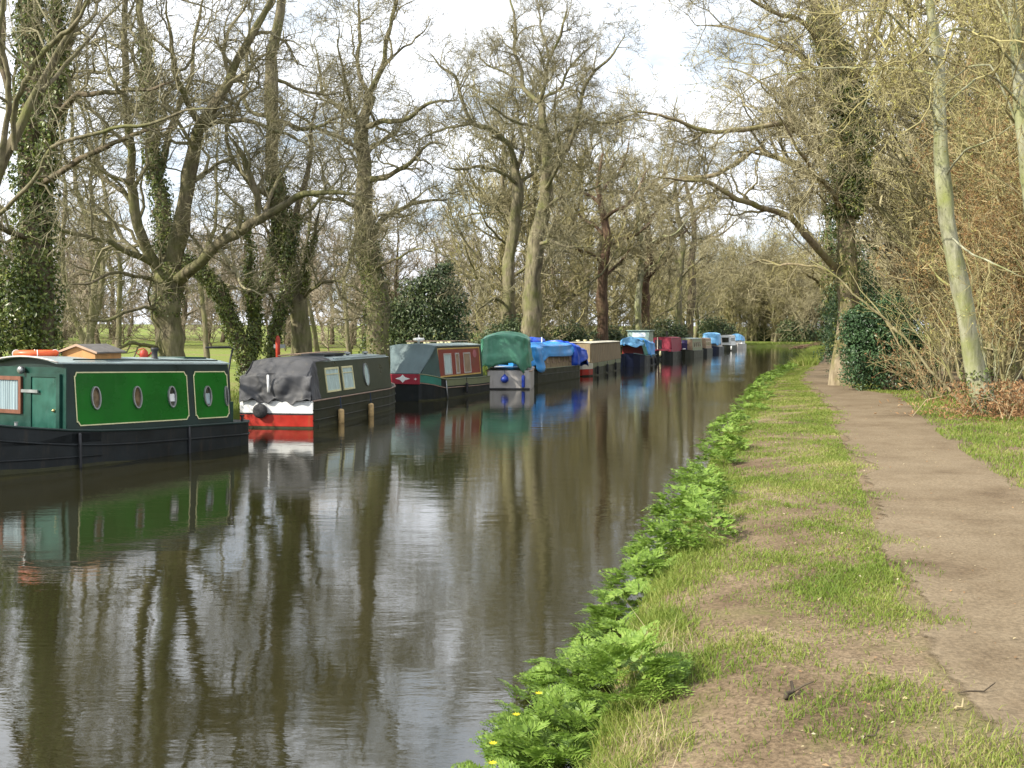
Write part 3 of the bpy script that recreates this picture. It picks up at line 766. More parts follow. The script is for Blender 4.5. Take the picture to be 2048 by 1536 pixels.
# --- towpath side: the big ivy tree
R1 = gp(1691, 770, 0.6)
hero('towpath_tree', 'mossy footed ivy draped tree standing at the towpath edge', R1[1], (1691, 770), [
    ([(1691, 770), (1692, 740), (1692, 690), (1690, 620), (1686, 540), (1684, 480), (1688, 400), (1690, 310), (1684, 210), (1668, 140), (1645, 70), (1622, -30), (1610, -160)], flare([30, 25, 21, 20, 19, 18, 18, 17, 16, 14, 11, 7, 3])),
    ([(1680, 545), (1652, 515, -.5), (1620, 483, -.9), (1592, 455, -1.2), (1560, 425, -1.5), (1510, 406, -1.9), (1470, 397, -2.2), (1425, 375, -2.5), (1370, 358, -2.8), (1310, 350, -3.1)], [11, 11, 10, 9, 8, 8, 7, 6, 4, 2]),
    ([(1688, 400), (1650, 366, .8), (1605, 332, 1.5), (1570, 312, 2), (1532, 310, 2.4), (1515, 290, 2.7), (1490, 313, 3), (1440, 342, 3.3), (1360, 356, 3.6), (1300, 392, 4)], [11, 10, 9, 8, 8, 7, 7, 6, 4, 2]),
    ([(1690, 330), (1640, 290, -.8), (1592, 255, -1.4), (1555, 248, -1.8), (1500, 255, -2.2), (1440, 256, -2.6), (1380, 252, -3), (1320, 228, -3.4), (1260, 215, -3.8)], [11, 10, 9, 8, 7, 6, 5, 4, 2]),
    ([(1584, 250, -1.4), (1575, 215, -1.2), (1580, 165, -1), (1612, 155, -.5)], [6, 6, 6, 5]),
    ([(1672, 160), (1620, 135, 1), (1575, 98, 1.8), (1520, 78, 2.4), (1470, 65, 2.8), (1430, 50, 3.2), (1390, 55, 3.6)], [9, 8, 7, 6, 5, 4, 2]),
    ([(1660, 130), (1620, 60, -1), (1580, 30, -1.7), (1520, 10, -2.2), (1450, -40, -2.7)], [8, 7, 6, 5, 2]),
    ([(1684, 210), (1720, 130, -1), (1750, 60, -1.8), (1770, -20, -2.4), (1790, -120, -3)], [9, 8, 7, 5, 2]),
    ([(1690, 300), (1730, 250, 1.2), (1790, 210, 2.2), (1840, 150, 3)], [8, 7, 5, 2]),
    ([(1690, 360), (1640, 330, 2.5), (1600, 260, 4), (1560, 190, 5.2), (1500, 150, 6.2), (1440, 130, 7)], [8, 7, 6, 5, 4, 2]),
    ([(1688, 420), (1660, 380, -2), (1630, 340, -3.4), (1590, 290, -4.4), (1550, 200, -5.2)], [8, 7, 6, 4, 2]),
    ([(1686, 560), (1650, 540, 1.5), (1600, 530, 2.5), (1560, 535, 3.3), (1520, 520, 4), (1475, 545, 4.6)], [5, 5, 4, 4, 3, 2]),
    ([(1645, 70), (1690, 20, 1), (1720, -40, 2), (1740, -120, 3)], [6, 5, 4, 2]),
  ], 120, wood=bark('bark_towpath', (0.12, 0.092, 0.056), (0.32, 0.265, 0.175), (0.21, 0.21, 0.055), 0.5), twig=M_TWIGO, lv=lv_oak(1.15, 0.9, 42000, 10000, 1700, 230),
  ivy=[(0, 14000, 0.75, 0.11, 0.36, 0.80), (0, 1200, 0.22, 0.085, 0.08, 0.36)])
hero('second_towpath_tree', 'slimmer trunk farther along behind the mossy footed tree', 62.0, (1668, 728), [
    ([(1668, 728), (1668, 700), (1666, 650), (1662, 590), (1655, 520), (1650, 440), (1640, 350)], flare([11, 10, 9, 8, 7, 5, 3])),
    ([(1664, 610), (1640, 570, -1), (1610, 550, -2), (1570, 540, -2.6)], [4, 4, 3, 1.5]),
    ([(1655, 520), (1620, 470, 1), (1590, 430, 2), (1560, 400, 3)], [4, 4, 3, 1.5]),
    ([(1652, 480), (1690, 430, 1), (1700, 370, 2), (1720, 320, 3)], [4, 4, 3, 1.5])], 121, wood=M_OAK, twig=M_TWIGY, lv=lv_oak(1.0, 1.6, 9100), ivy=[(0, 2500, 0.7, 0.12, 0.2, 0.7)])
# --- pale leaning trunks
R2 = gp(1972, 832, 0.6)
hero('pale_leaning_tree', 'smooth pale trunk leaning over the holly and hazel stems', R2[1], (1972, 834), [
    ([(1972, 834), (1962, 790), (1944, 720), (1926, 620), (1908, 520), (1892, 420), (1884, 340), (1878, 230), (1868, 120), (1858, 20), (1850, -120), (1845, -300)], flare([21, 19, 18, 17, 16, 14, 12, 11, 9, 8, 6, 3])),
    ([(1880, 260), (1840, 170, -.8), (1800, 110, -1.4), (1760, 150, -1.8), (1720, 230, -2.2)], [4, 3, 3, 2, 1]),
    ([(1872, 150), (1830, 140, .6), (1760, 138, 1), (1680, 135, 1.5), (1580, 147, 2), (1530, 148, 2.4)], [4, 3, 3, 3, 2, 1]),
    ([(1868, 120), (1810, 60, -1), (1760, 20, -1.7), (1700, 30, -2.2)], [4, 3, 3, 1]),
    ([(1862, 60), (1910, 10, 1), (1950, -40, 1.8), (2000, -60, 2.6)], [4, 3, 3, 1]),
    ([(1886, 360), (1930, 300, -.8), (1980, 280, -1.4), (2040, 240, -2)], [3.5, 3, 2.5, 1]),
    ([(1900, 470), (1930, 500, -1), (1990, 530, -2), (2060, 560, -2.8)], [3, 3, 2.5, 1.5])],
  122, gnarl=.006, wood=M_PALE, twig=M_TWIGY, lv=lv_oak(0.7, 0.8, 13650), ivy=[(0, 420, 0.16, 0.07, 0.0, 0.09)], buds=(M_CATKIN, 2500, 0.05))
hero('pale_upright_tree', 'pale mossy trunk rising beside the leaning one, its foot hidden in scrub', 19.0, (2085, 860), [
    ([(2085, 860), (2075, 640), (2060, 400), (2046, 260), (2032, 150), (2018, 20), (2008, -120), (2000, -320)], flare([19, 18, 16, 14, 12, 10, 8, 4])),
    ([(2040, 210), (1980, 150, -.8), (1920, 180, -1.3), (1870, 240, -1.8)], [4, 3, 3, 1]),
    ([(2050, 300), (1980, 130, .5), (1900, 160, 1), (1850, 240, 1.5)], [4, 3, 2.5, 1]),
    ([(2030, 130), (1970, 70, -1), (1900, 60, -1.8), (1830, 110, -2.4)], [4, 3, 3, 1]),
    ([(2022, 60), (1980, -20, 1), (1920, -50, 2), (1850, -30, 2.8)], [4, 3, 3, 1])],
  123, gnarl=.006, wood=M_PALE, twig=M_TWIGY, lv=lv_oak(0.8, 0.75, 13650), buds=(M_CATKIN, 2500, 0.05))
# ------------------------------------------------------------------ woodland behind: a few kinds, copied with their parts
def rand_limbs(rng, h, r0, nl, spread, lean=0.0, clear=0.22):
    t = np.linspace(0, 1, 7)
    tr = np.stack([lean * h * t ** 1.5 + np.cumsum(rng.normal(size=7)) * 0.02 * h, np.cumsum(rng.normal(size=7)) * 0.02 * h, t * h * 0.92], 1)
    tr -= tr[0]
    out = [(tr, [r0 * 1.3, r0, r0 * .85, r0 * .7, r0 * .5, r0 * .3, r0 * .12])]
    for k in range(nl):
        f = clear + (0.95 - clear) * (k + rng.random()) / nl
        p0 = np.array([np.interp(f, t, tr[:, j]) for j in range(3)])
        a = k * 2.4 + rng.uniform(-.4, .4); ln = spread * h * (1.05 - 0.75 * f) * rng.uniform(.75, 1.25)
        d = np.array([math.cos(a), math.sin(a), rng.uniform(.25, .8)])
        p1 = p0 + d * ln * .4 + rng.normal(size=3) * ln * .06
        p2 = p1 + (d + [0, 0, .35]) * ln * .35 + rng.normal(size=3) * ln * .09
        p3 = p2 + (d + [0, 0, .8]) * ln * .3 + rng.normal(size=3) * ln * .09
        rr0 = r0 * .55 * (1.05 - f)
        out.append(([p0, p1, p2, p3], [rr0, rr0 * .75, rr0 * .45, rr0 * .15]))
    return out
def proto(name, label, group, h, r0, nl, spread, seed, lv, wood, twig, lean=0.0, buds=None, clear=.22, cat='tree', ivy=()):
    return build_tree(name, label, (0, 0, 0), rand_limbs(np.random.default_rng(seed), h, r0, nl, spread, lean, clear), seed, wood=wood, twig=twig, lv=lv, group=group, buds=buds, cat=cat, ivy=ivy)
def lv_far(r, n2, n3, n4, s=1.0):
    return [dict(per_m=1.4, K=7, ang=(30, 70), length=(1.2 * s, 3.0 * s), up=.25, wig=.28, rratio=.6, rmax=.05, rmin=r * 1.6, tmin=.12, sides=3, nmax=int(n2 * 1.3)),
            dict(per_m=3.2, K=5, ang=(25, 70), length=(.6 * s, 1.8 * s), up=.2, wig=.28, rratio=.6, rmax=.025, rmin=r * 1.15, tmin=.08, sides=2, nmax=int(n3 * 1.8)),
            dict(per_m=8, K=3, ang=(20, 65), length=(.3 * s, 1.1 * s), up=.12, wig=.22, rratio=.7, rmax=.016, rmin=r, tmin=.03, sides=2, nmax=int(n4 * 2.6))]
def scatter(protos, spots, smin, smax, seed, zoff=-0.1, group=None):
    """protos: roots standing at the origin; spots: (x, y) world. The first spots take the originals themselves."""
    rng = np.random.default_rng(seed)
    used = set()
    for k, (x, y) in enumerate(spots):
        q = protos[k % len(protos)]
        o = q if id(q) not in used else copy_tree(q)
        used.add(id(q))
        o.location = (x, y, ground_z((x, y)) + zoff)
        o.rotation_euler = (rng.normal() * .03, rng.normal() * .03, rng.uniform(0, 6.28))
        s = rng.uniform(smin, smax)
        o.scale = (s, s, s * rng.uniform(.92, 1.1))
def at_px(x, D): return ((x - CX) / F * D, D)

# far wood beyond the meadow on the left
G = 'bare trees of the far wood beyond the meadow'
lb = 'bare pinkish brown tree in the far wood beyond the meadow'
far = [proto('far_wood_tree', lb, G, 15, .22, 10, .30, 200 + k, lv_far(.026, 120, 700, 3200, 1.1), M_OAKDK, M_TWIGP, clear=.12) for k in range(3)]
sp = []
for row, D in enumerate((92, 108, 126)):
    for x in np.arange(-120, 1130, 62 if row == 0 else 52):
        sp.append(at_px(x + rr.uniform(-22, 22), D + rr.uniform(-6, 6)))
scatter(far, sp, .62, .98, 1)
# scrub at the foot of the far wood
G = 'brown thorn scrub along the meadow edge'
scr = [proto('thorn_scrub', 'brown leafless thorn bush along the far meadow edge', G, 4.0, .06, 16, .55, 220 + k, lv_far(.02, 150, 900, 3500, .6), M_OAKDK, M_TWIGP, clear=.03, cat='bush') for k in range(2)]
sp = [at_px(x + rr.uniform(-20, 20), 86 + rr.uniform(-6, 10)) for x in np.arange(-60, 1100, 36)]
scatter(scr, sp, .7, 1.15, 2)
# slim poles seen behind the spreading oak
G = 'slim straight poles between the ivy clad tree and the oak'
pole = [proto('slim_pole_tree', 'slim straight pale pole of a tree between ivy tree and oak', G, 17, .13, 9, .10, 230 + k, lv_far(.012, 60, 300, 1500, .7), M_OAK, M_TWIG, clear=.35) for k in range(2)]
scatter(pole, [at_px(x, D) for x, D in ((110, 47), (158, 50), (176, 48), (190, 54), (232, 52), (30, 50), (415, 55), (640, 60), (700, 66))], .9, 1.15, 3)

# the wood closing the view over the water, and behind the right bank
G = 'olive brown trees closing the end of the canal'
lb = 'olive brown bare tree in the wood closing the end of the canal'
mid = [proto('canal_end_tree', lb, G, 16, .25, 11, .34, 240 + k, lv_far(.022, 130, 900, 4600, 1.1), M_OAK, M_TWIGO if k else M_TWIGY, clear=.12) for k in range(3)]
sp = []
for D, x0, x1, st in ((74, 1080, 1260, 66), (92, 1130, 1340, 46), (104, 1160, 1370, 44), (118, 1190, 1400, 40), (138, 1240, 1450, 38), (160, 1290, 1480, 34), (185, 1330, 1500, 32), (218, 1470, 1720, 22), (230, 1420, 1740, 22), (242, 1400, 1740, 24), (256, 1300, 1740, 26), (275, 1250, 1760, 28)):
    for x in np.arange(x0, x1, st):
        q = at_px(x + rr.uniform(-16, 16), D + rr.uniform(-5, 5))
        if rcoord(q)[1] > 4 or lcoord(q)[1] > 5: sp.append(q)
for D in (46, 56, 66, 78, 95, 120, 150, 180):
    for x in np.arange(1650, 2060, 58):
        q = at_px(x + rr.uniform(-20, 20), D + rr.uniform(-6, 6))
        if rcoord(q)[1] > 6.5: sp.append(q)
for D in (62, 70, 78):
    for x in np.arange(1000, 1160, 70):
        q = at_px(x + rr.uniform(-20, 20), D + rr.uniform(-3, 3))
        if lcoord(q)[1] > 4: sp.append(q)
scatter(mid, sp, 1.0, 1.55, 4)
# undergrowth at the waterside far end and along the right bank
G = 'twiggy undergrowth along the canal end'
ug = [proto('twiggy_undergrowth', 'twiggy brown bush low along the far canal bank', G, 3.6, .05, 18, .6, 260 + k, lv_far(.017, 160, 900, 3600, .55), M_STEM, M_TWIGY if k else M_TWIG, clear=.02, cat='bush') for k in range(2)]
sp = []
for D, x0, x1, st in ((222, 1400, 1740, 13), (232, 1400, 1740, 13), (190, 1640, 1740, 16), (150, 1330, 1470, 16), (124, 1280, 1420, 18), (88, 1130, 1340, 24), (112, 1200, 1390, 20), (150, 1646, 1760, 22), (118, 1655, 1760, 26), (90, 1668, 1780, 30), (100, 1150, 1330, 30), (76, 1080, 1260, 34), (66, 960, 1150, 40)):
    for x in np.arange(x0, x1, st):
        q = at_px(x + rr.uniform(-6, 6), D + rr.uniform(-4, 4))
        if rcoord(q)[1] > 5.5 or lcoord(q)[1] > 2.5: sp.append(q)
scatter(ug, sp, .8, 1.5, 5)

# right hand wood: yellowish saplings, reddish budding scrub, hazel stools
G = 'yellow green twigged saplings in the right hand wood'
yel = [proto('lichened_sapling', 'yellow green twigged sapling in the wood beside the towpath', G, 16, .13, 16, .24, 270 + k, lv_far(.0085, 170, 1500, 8500, .85), M_STEM, M_TWIGY, clear=.12, buds=(M_CATKIN, 2500, .06)) for k in range(3)]
sp = []
for D, x0, x1, st in ((28, 1960, 2330, 90), (34, 1890, 2250, 75), (41, 1830, 2250, 65), (50, 1770, 2200, 58), (60, 1740, 2160, 55)):
    for x in np.arange(x0, x1, st):
        q = at_px(x + rr.uniform(-30, 30), D + rr.uniform(-3, 3))
        if rcoord(q)[1] > 7.3: sp.append(q)
scatter(yel, sp, .8, 1.15, 6)
G = 'red budded scrub trees in the right hand wood'
red = [proto('red_budded_tree', 'small tree hazed with red brown buds beside the towpath', G, 7.5, .07, 15, .36, 280 + k, lv_far(.0075, 170, 1500, 8500, .62), M_STEM, M_TWIGR, clear=.1, buds=(M_BUD, 8000, .05)) for k in range(2)]
sp = []
for D, x0, x1, st in ((24, 2010, 2400, 90), (28, 1930, 2300, 80), (32, 1870, 2200, 75), (37, 1820, 2100, 75), (44, 1760, 1950, 80)):
    for x in np.arange(x0, x1, st):
        q = at_px(x + rr.uniform(-25, 25), D + rr.uniform(-2, 2))
        if rcoord(q)[1] > 6.6: sp.append(q)
scatter(red, sp, .85, 1.3, 7)
# hazel stools: many stems from one foot
def stool(name, label, base, seed, n, h, lean_to=(0, 0), group=None, wood=None, twig=None, r=0.028, nt=2600, buds=None, spread=.32):
    rng = np.random.default_rng(seed)
    limbs = []
    for k in range(n):
        a = rng.uniform(0, 6.28); o = np.array([math.cos(a), math.sin(a), 0]) * rng.uniform(.02, .28)
        d = np.array([math.cos(a) * spread + lean_to[0], math.sin(a) * spread + lean_to[1], 1.0]) + rng.normal(size=3) * .12
        hh = h * rng.uniform(.6, 1.1)
        p = [o, o + d * hh * .33, o + d * hh * .66 + rng.normal(size=3) * .1 + [lean_to[0] * .3, lean_to[1] * .3, -.05], o + d * hh + rng.normal(size=3) * .2 + [lean_to[0] * hh * .3, lean_to[1] * hh * .3, -.1 * hh * np.hypot(*lean_to)]]
        q = r * rng.uniform(.6, 1.3)
        limbs.append(([np.asarray(base) + x for x in p], [q, q * .85, q * .6, q * .2]))
    lv = [dict(per_m=2.2, K=6, ang=(25, 60), length=(.5, 1.5), up=.15, wig=.22, rratio=.55, rmax=.012, rmin=.006, tmin=.25, sides=4, nmax=240),
          dict(per_m=5, K=4, ang=(25, 60), length=(.2, .7), up=.1, wig=.2, rratio=.6, rmax=.007, rmin=.0045, tmin=.1, sides=3, nmax=nt)]
    return build_tree(name, label, base, limbs, seed, wood=wood or M_STEM, twig=twig or M_TWIGY, lv=lv, group=group, cat='bush', buds=buds)
b = gp(1935, 812, .6); stool('hazel_stool', 'many stemmed hazel leaning left beside the pale trunk', b, 301, 9, 4.6, (-.36, .15), buds=(M_CATKIN, 700, .05))
b = gp(1912, 800, .6) + np.array([.2, 1.5, 0]); stool('upright_hazel_stool', 'upright thin stemmed hazel behind the pale leaning trunk', b, 302, 10, 4.2, (-.15, .05))
b = gp(1868, 800, .6); stool('bramble_tangle', 'brown bramble tangle between the holly and hazel stems', b, 303, 22, 1.25, (-.1, -.05), spread=.75, r=.009, twig=M_TWIGR, wood=M_STEM, buds=(M_DEAD, 500, .06))
b = gp(1990, 826, .6) + np.array([.6, .9, 0]); stool('arching_scrub', 'bleached arching stems right of the pale trunk', b, 304, 12, 2.6, (.35, -.1), spread=.6, r=.016, wood=M_PALE)
b = gp(2040, 800, .6) + np.array([.8, 3.0, 0]); stool('grey_scrub', 'grey tangled scrub behind the bracken', b, 305, 18, 3.2, (-.1, 0), spread=.6, r=.014, twig=M_TWIG, nt=3500)

# ------------------------------------------------------------------ evergreens
def evergreen(name, label, base, lobes, n, size, mat, seed, group=None, stem_h=2.0, cat='bush'):
    """lobes: (dx, dy, z, rx, ry, rz) - leaf-covered lumps on a few stems"""
    rng = np.random.default_rng(seed)
    root = empty(name, tuple(base), 0, label, cat, group)
    mb = MB()
    for (x, y, z, a, b_, c) in lobes:
        mb.tube([(x * .15, y * .15, -.1), (x * .5, y * .5, z * .5), (x, y, z)], [.07, .05, .02], 6)
    mb.build('stem', M_OAKDK, root, True)
    W = np.array([l[3] * l[4] + l[3] * l[5] + l[4] * l[5] for l in lobes]); W = W / W.sum()
    k = rng.choice(len(lobes), n, p=W)
    Lb = np.array(lobes)[k]
    d = norm(rng.normal(size=(n, 3)))
    rad = rng.random(n) ** .30
    lump = 1 + .16 * np.sin(d[:, 0] * 7 + k) * np.sin(d[:, 1] * 6 + 1) + .14 * np.sin(d[:, 2] * 9 + k * 2) + .08 * rng.normal(size=n)
    p = Lb[:, :3] + d * Lb[:, 3:] * (rad * lump)[:, None]
    keep = p[:, 2] > -.02
    nn = d / Lb[:, 3:] + rng.normal(size=(n, 3)) * .8 + np.array([0, 0, .4])
    V, f = leaves(p[keep], nn[keep], rng.uniform(size * .6, size * 1.3, keep.sum()), rng, .6)
    link('foliage', np_mesh(name, [(V, f, 0)], mat), root)
    return root
def gbase(x, D):
    q = at_px(x, D)
    while rcoord(q)[1] < 3 and lcoord(q)[1] < 2.2: q = (q[0] - .3, q[1])     # never in the water
    return (q[0], q[1], ground_z(q))
b = gp(1785, 782, .6)
evergreen('holly_bush', 'dense glossy dark green holly bush beside the towpath tree', b, [(-.75, .5, 1.0, .80, .7, 1.1), (.15, .4, 1.0, 1.0, .7, 1.1), (-.4, .6, 2.0, .95, .7, .95), (.5, .6, 1.8, .85, .6, .85), (1.05, .6, .85, .75, .5, .9), (-.95, .7, 1.9, .55, .5, .8), (.2, .7, 2.7, .5, .5, .5)], 21000, .09, M_HOLLY, 401)
evergreen('ivy_holly_mass', 'tall loose holly rising behind the towpath tree', gp(1745, 764, .6) + np.array([.3, 4.5, 0]), [(0, 0, 2.6, 1.1, .9, 1.3), (.4, 0, 4.6, .9, .8, 1.1), (-.2, 0, 6.3, .7, .7, 1.0), (.9, 0, 3.4, .9, .8, .9), (1.6, .3, 2.0, 1.0, .8, 1.3), (.2, .2, 1.2, 1.2, .9, 1.2)], 12000, .09, M_HOLLY, 402)
evergreen('green_scrub_bush', 'green leaved bush deep in the right hand wood', gp(2000, 790, .6) + np.array([1.6, 4, 0]), [(0, 0, 1.5, 1.2, 1.0, 1.2), (.6, 0, 3.4, .8, .8, .9), (-.8, .4, 2.6, .8, .7, .9), (1.2, 0, 5.2, .9, .8, .8)], 7000, .08, M_IVY, 403)
evergreen('dark_evergreen', 'broad dark evergreen between the bristly oak and great oak', gbase(862, 48), [(0, 0, 1.6, 1.7, 1.5, 1.7), (-1.3, .3, 1.2, 1.1, 1.1, 1.3), (1.6, .3, 1.5, 1.0, 1.1, 1.6), (.3, 0, 3.1, 1.5, 1.2, 1.2), (.9, 0, 4.3, 1.0, .8, .8), (-1.0, 0, 2.8, 1.1, .9, .9), (1.6, 0, 3.4, .8, .7, .9), (-.2, 0, 4.0, .8, .6, .6), (-1.9, .2, 1.1, .9, .8, 1.1), (1.3, 0, 5.0, .45, .4, .4)], 18000, .15, M_BUSH, 404)
evergreen('ivy_thicket', 'lit ivy thicket at the foot of the ivy clad tree', gbase(20, 24.0), [(-.3, 0, 1.3, .8, .7, 1.4), (.1, .1, 2.6, .7, .7, 1.1), (-.6, .1, 3.5, .7, .7, 1.0), (.5, 0, 1.0, .6, .6, .9), (-1.2, 0, 2.0, .8, .7, 1.6)], 9000, .10, M_IVY, 405)
G = 'low dark laurels behind the row of boats'
for k, (x, D, w, h) in enumerate(((985, 58, 1.5, 2.1), (1035, 62, 1.2, 2.4), (1118, 63, 1.7, 2.7), (1165, 68, 1.6, 2.2), (1245, 78, 2.0, 2.6), (1325, 92, 2.2, 2.4), (1395, 108, 2.4, 2.8), (1440, 122, 2.4, 2.3), (940, 52, 1.2, 1.6))):
    evergreen('laurel_bush', 'low dark green laurel behind the row of boats', gbase(x, D), [(0, 0, h * .45, w, 1.1, h * .5), (w * .6, .2, h * .4, w * .7, .9, h * .45), (-w * .6, .2, h * .35, w * .6, .9, h * .42), (.2, 0, h * .8, w * .6, .8, h * .35)], 4200, .16 + .02 * (k % 3), M_BUSH, 410 + k, G)
G = 'dark evergreens under the far trees of the right bank'
for k, (x, D, w, h) in enumerate(((1592, 212, 3.4, 5), (1530, 224, 2.2, 3), (1655, 130, 2.2, 4.0), (1700, 60, 1.5, 3.4), (1640, 186, 3, 5), (1720, 52, 1.4, 4.6))):
    evergreen('shade_evergreen', 'dark evergreen under the trees of the far right bank', gbase(x, D), [(0, 0, h * .45, w, w * .7, h * .5), (w * .6, .2, h * .4, w * .7, w * .6, h * .45), (-w * .5, .2, h * .6, w * .6, w * .6, h * .42)], 4000, .14 + D * .0012, M_BUSH, 430 + k, G)
# ------------------------------------------------------------------ boats
M_HULLBLK = paint('hull_black', (0.014, 0.017, 0.018), .42, .4, 2.0, (0.045, 0.035, 0.026), spec=.22)
M_HULLGRN = paint('hull_olive_black', (0.022, 0.025, 0.015), .45, .4, 2.0, (0.06, 0.044, 0.027), spec=.22)
M_HULLNAVY = paint('hull_navy', (0.008, 0.012, 0.032), .4, .4, 2.0, spec=.22)
M_SLATE = paint('paint_slate_green', (0.018, 0.033, 0.029), .36, .3, 1.6, (0.036, 0.042, 0.034), spec=.25)
M_GREEN = paint('paint_bright_green', (0.006, 0.112, 0.008), .28, .28, 1.1, (0.018, 0.12, 0.018), spec=.2)
M_CREAM = paint('paint_cream', (0.62, 0.58, 0.33), .45, .15, 4)
M_TEAL = paint('paint_teal_door', (0.013, 0.078, 0.055), .35, .35, 3.5, (0.05, 0.12, 0.10))
M_DKTEAL = paint('paint_dark_teal', (0.006, 0.042, 0.030), .35, .3, 3)
M_BROWNWD = paint('varnished_frame', (0.15, 0.055, 0.03), .4, .3, 6, mscale=(1, 1, .3))
M_PINE = paint('pine_boards', (0.46, 0.23, 0.08), .55, .25, 5, mscale=(1, 1, .3))
M_FELT = paint('felt_grey', (0.13, 0.12, 0.11), .9, .3, 8, bump=.3)
M_TRIM = paint('bargeboard', (0.42, 0.28, 0.19), .6, .2, 6)
M_ORANGE = paint('lifebuoy_orange', (0.72, 0.11, 0.028), .5, .2, 5)
M_WHITE = paint('paint_white', (0.78, 0.78, 0.76), .4, .1, 3, (0.55, 0.52, 0.45))
M_REDHULL = paint('paint_red', (0.40, 0.024, 0.013), .4, .25, 2.2, (0.30, 0.10, 0.03))
M_WEED = paint('waterline_weed', (0.034, 0.034, 0.012), .8, .5, 8, bump=.4)
M_BLACK = paint('matt_black', (0.018, 0.018, 0.020), .6, .3, 6)
M_ROPEBTN = paint('rope_fender', (0.045, 0.045, 0.045), .95, .5, 22, bump=.8)
M_GREYTARP = paint('grey_canvas', (0.062, 0.062, 0.066), .7, .35, 1.6, (0.105, 0.098, 0.085), bump=.25)
M_ROOFGREY = paint('roof_blue_grey', (0.30, 0.37, 0.37), .35, .15, 1.5, (0.22, 0.24, 0.2))
M_OLIVE = paint('paint_olive_dark', (0.026, 0.036, 0.022), .34, .3, 1.2, spec=.25)
M_PINKRAIL = paint('worn_gunwale', (0.28, 0.19, 0.14), .6, .3, 6, (0.1, 0.07, 0.05))
M_CURTAIN = paint('curtained_glass', (0.42, 0.55, 0.54), .18, .22, 5, mscale=(4, 4, .4))
M_LACE = paint('white_curtain', (0.30, 0.38, 0.40), .35, .3, 26, mscale=(1, 1, .03))
M_GLASS = paint('dark_glass', (0.045, 0.045, 0.035), .08, .5, 3)
M_GLASSB = paint('warm_dark_glass', (0.13, 0.085, 0.04), .15, .6, 9)
M_STEEL = paint('dull_steel', (0.30, 0.31, 0.31), .4, .2, 5, metallic=.6)
M_BRASS = paint('brass', (0.55, 0.42, 0.18), .3, .2, 5, metallic=.9)
M_FENDWD = paint('fender_tan', (0.50, 0.34, 0.15), .65, .35, 9)
M_BLUEROPE = paint('blue_rope', (0.03, 0.05, 0.10), .85, .3, 12)
M_BLUECOV = paint('blue_grey_canvas', (0.10, 0.145, 0.15), .7, .25, 1.3, (0.15, 0.185, 0.185), bump=.2)
M_MAROON = paint('paint_maroon_panel', (0.23, 0.030, 0.022), .4, .25, 2)
M_REDBAND = paint('paint_bow_red', (0.30, 0.02, 0.04), .4, .2, 3)
M_GOLD = paint('paint_gold_line', (0.55, 0.36, 0.10), .45, .2, 5)
M_GREENTARP = paint('green_tarpaulin', (0.075, 0.25, 0.16), .42, .3, 1.4, (0.14, 0.31, 0.22), bump=.2)
M_BLUETARP = paint('blue_tarpaulin', (0.05, 0.34, 0.90), .38, .3, 1.3, (0.18, 0.50, 0.92), bump=.2)
M_BLUETARP2 = paint('deep_blue_tarpaulin', (0.012, 0.075, 0.52), .4, .35, 1.3, bump=.2)
M_PALEBLUE = paint('faded_blue_tarpaulin', (0.16, 0.42, 0.72), .45, .2, 1.3, (0.3, 0.52, 0.75), bump=.2)
M_GRP = paint('dull_white_hull', (0.46, 0.43, 0.40), .45, .15, 2, (0.3, 0.28, 0.24))
M_BLUEBALL = paint('blue_fender', (0.015, 0.05, 0.36), .35, .2, 4)
M_TANPLANK = paint('weathered_tan_boards', (0.27, 0.205, 0.115), .75, .3, 5, (0.17, 0.13, 0.08), mscale=(1, 1, .25))
M_CREAMROOF = paint('cream_roof', (0.66, 0.62, 0.50), .5, .12, 2, (0.45, 0.42, 0.33))
M_REDPOST = paint('post_red', (0.42, 0.04, 0.02), .55, .2, 5)
M_OLIVECAB = paint('cabin_olive', (0.18, 0.20, 0.105), .5, .2, 2, (0.13, 0.14, 0.08))
M_PURPLE = paint('cloth_purple', (0.045, 0.035, 0.11), .8, .3, 5)
M_TANPAINT = paint('cabin_tan', (0.31, 0.22, 0.14), .6, .25, 3)
M_MAROON2 = paint('cloth_maroon', (0.24, 0.022, 0.045), .6, .25, 2)
M_SAGE = paint('wheelhouse_sage', (0.30, 0.38, 0.30), .5, .15, 2)
M_TARPTEAL = paint('teal_canvas', (0.035, 0.18, 0.13), .6, .25, 2)

def boat(name, label, corner, a, half, group=None, pitch=0.0, cat='boat'):
    """corner: canal-side near corner on the waterline; a: heading right of straight ahead (degrees). Local +x runs away, canal side is -y"""
    a = math.radians(a)
    c = np.array([corner[0] - math.cos(a) * half, corner[1] + math.sin(a) * half, 0.0])
    r = empty(name, tuple(c), math.pi / 2 - a, label, cat, group)
    r.rotation_euler = (0, pitch, math.pi / 2 - a)
    M = Matrix.Translation(c) @ r.rotation_euler.to_matrix().to_4x4()
    return r, M
def hull_loft(st, z0, narrow=.97):
    mb = MB()
    mb.loft([[(s, -h, z), (s, h, z), (s, h, .05), (s, h * narrow, z0), (s, -h * narrow, z0), (s, -h, .05)] for s, h, z in st])
    return mb
def rail(st, dz, side, r, mat, name, root, out=0.0, abs_z=None, n=6):
    return MB().tube([(s, side * (h + out), (z + dz) if abs_z is None else abs_z + dz * 0) for s, h, z in st], r, n).build(name, mat, root, True)
def scum(st, root, name='waterline_scum'):
    mb = MB()
    for sd in (-1, 1):
        mb.loft([[(s, sd * (h + .006), .055 + .02 * math.sin(s * 3)), (s, sd * (h + .006), -.12), (s, sd * (h - .02), -.12), (s, sd * (h - .02), .05)] for s, h, z in st])
    return mb.build(name, M_WEED, root)
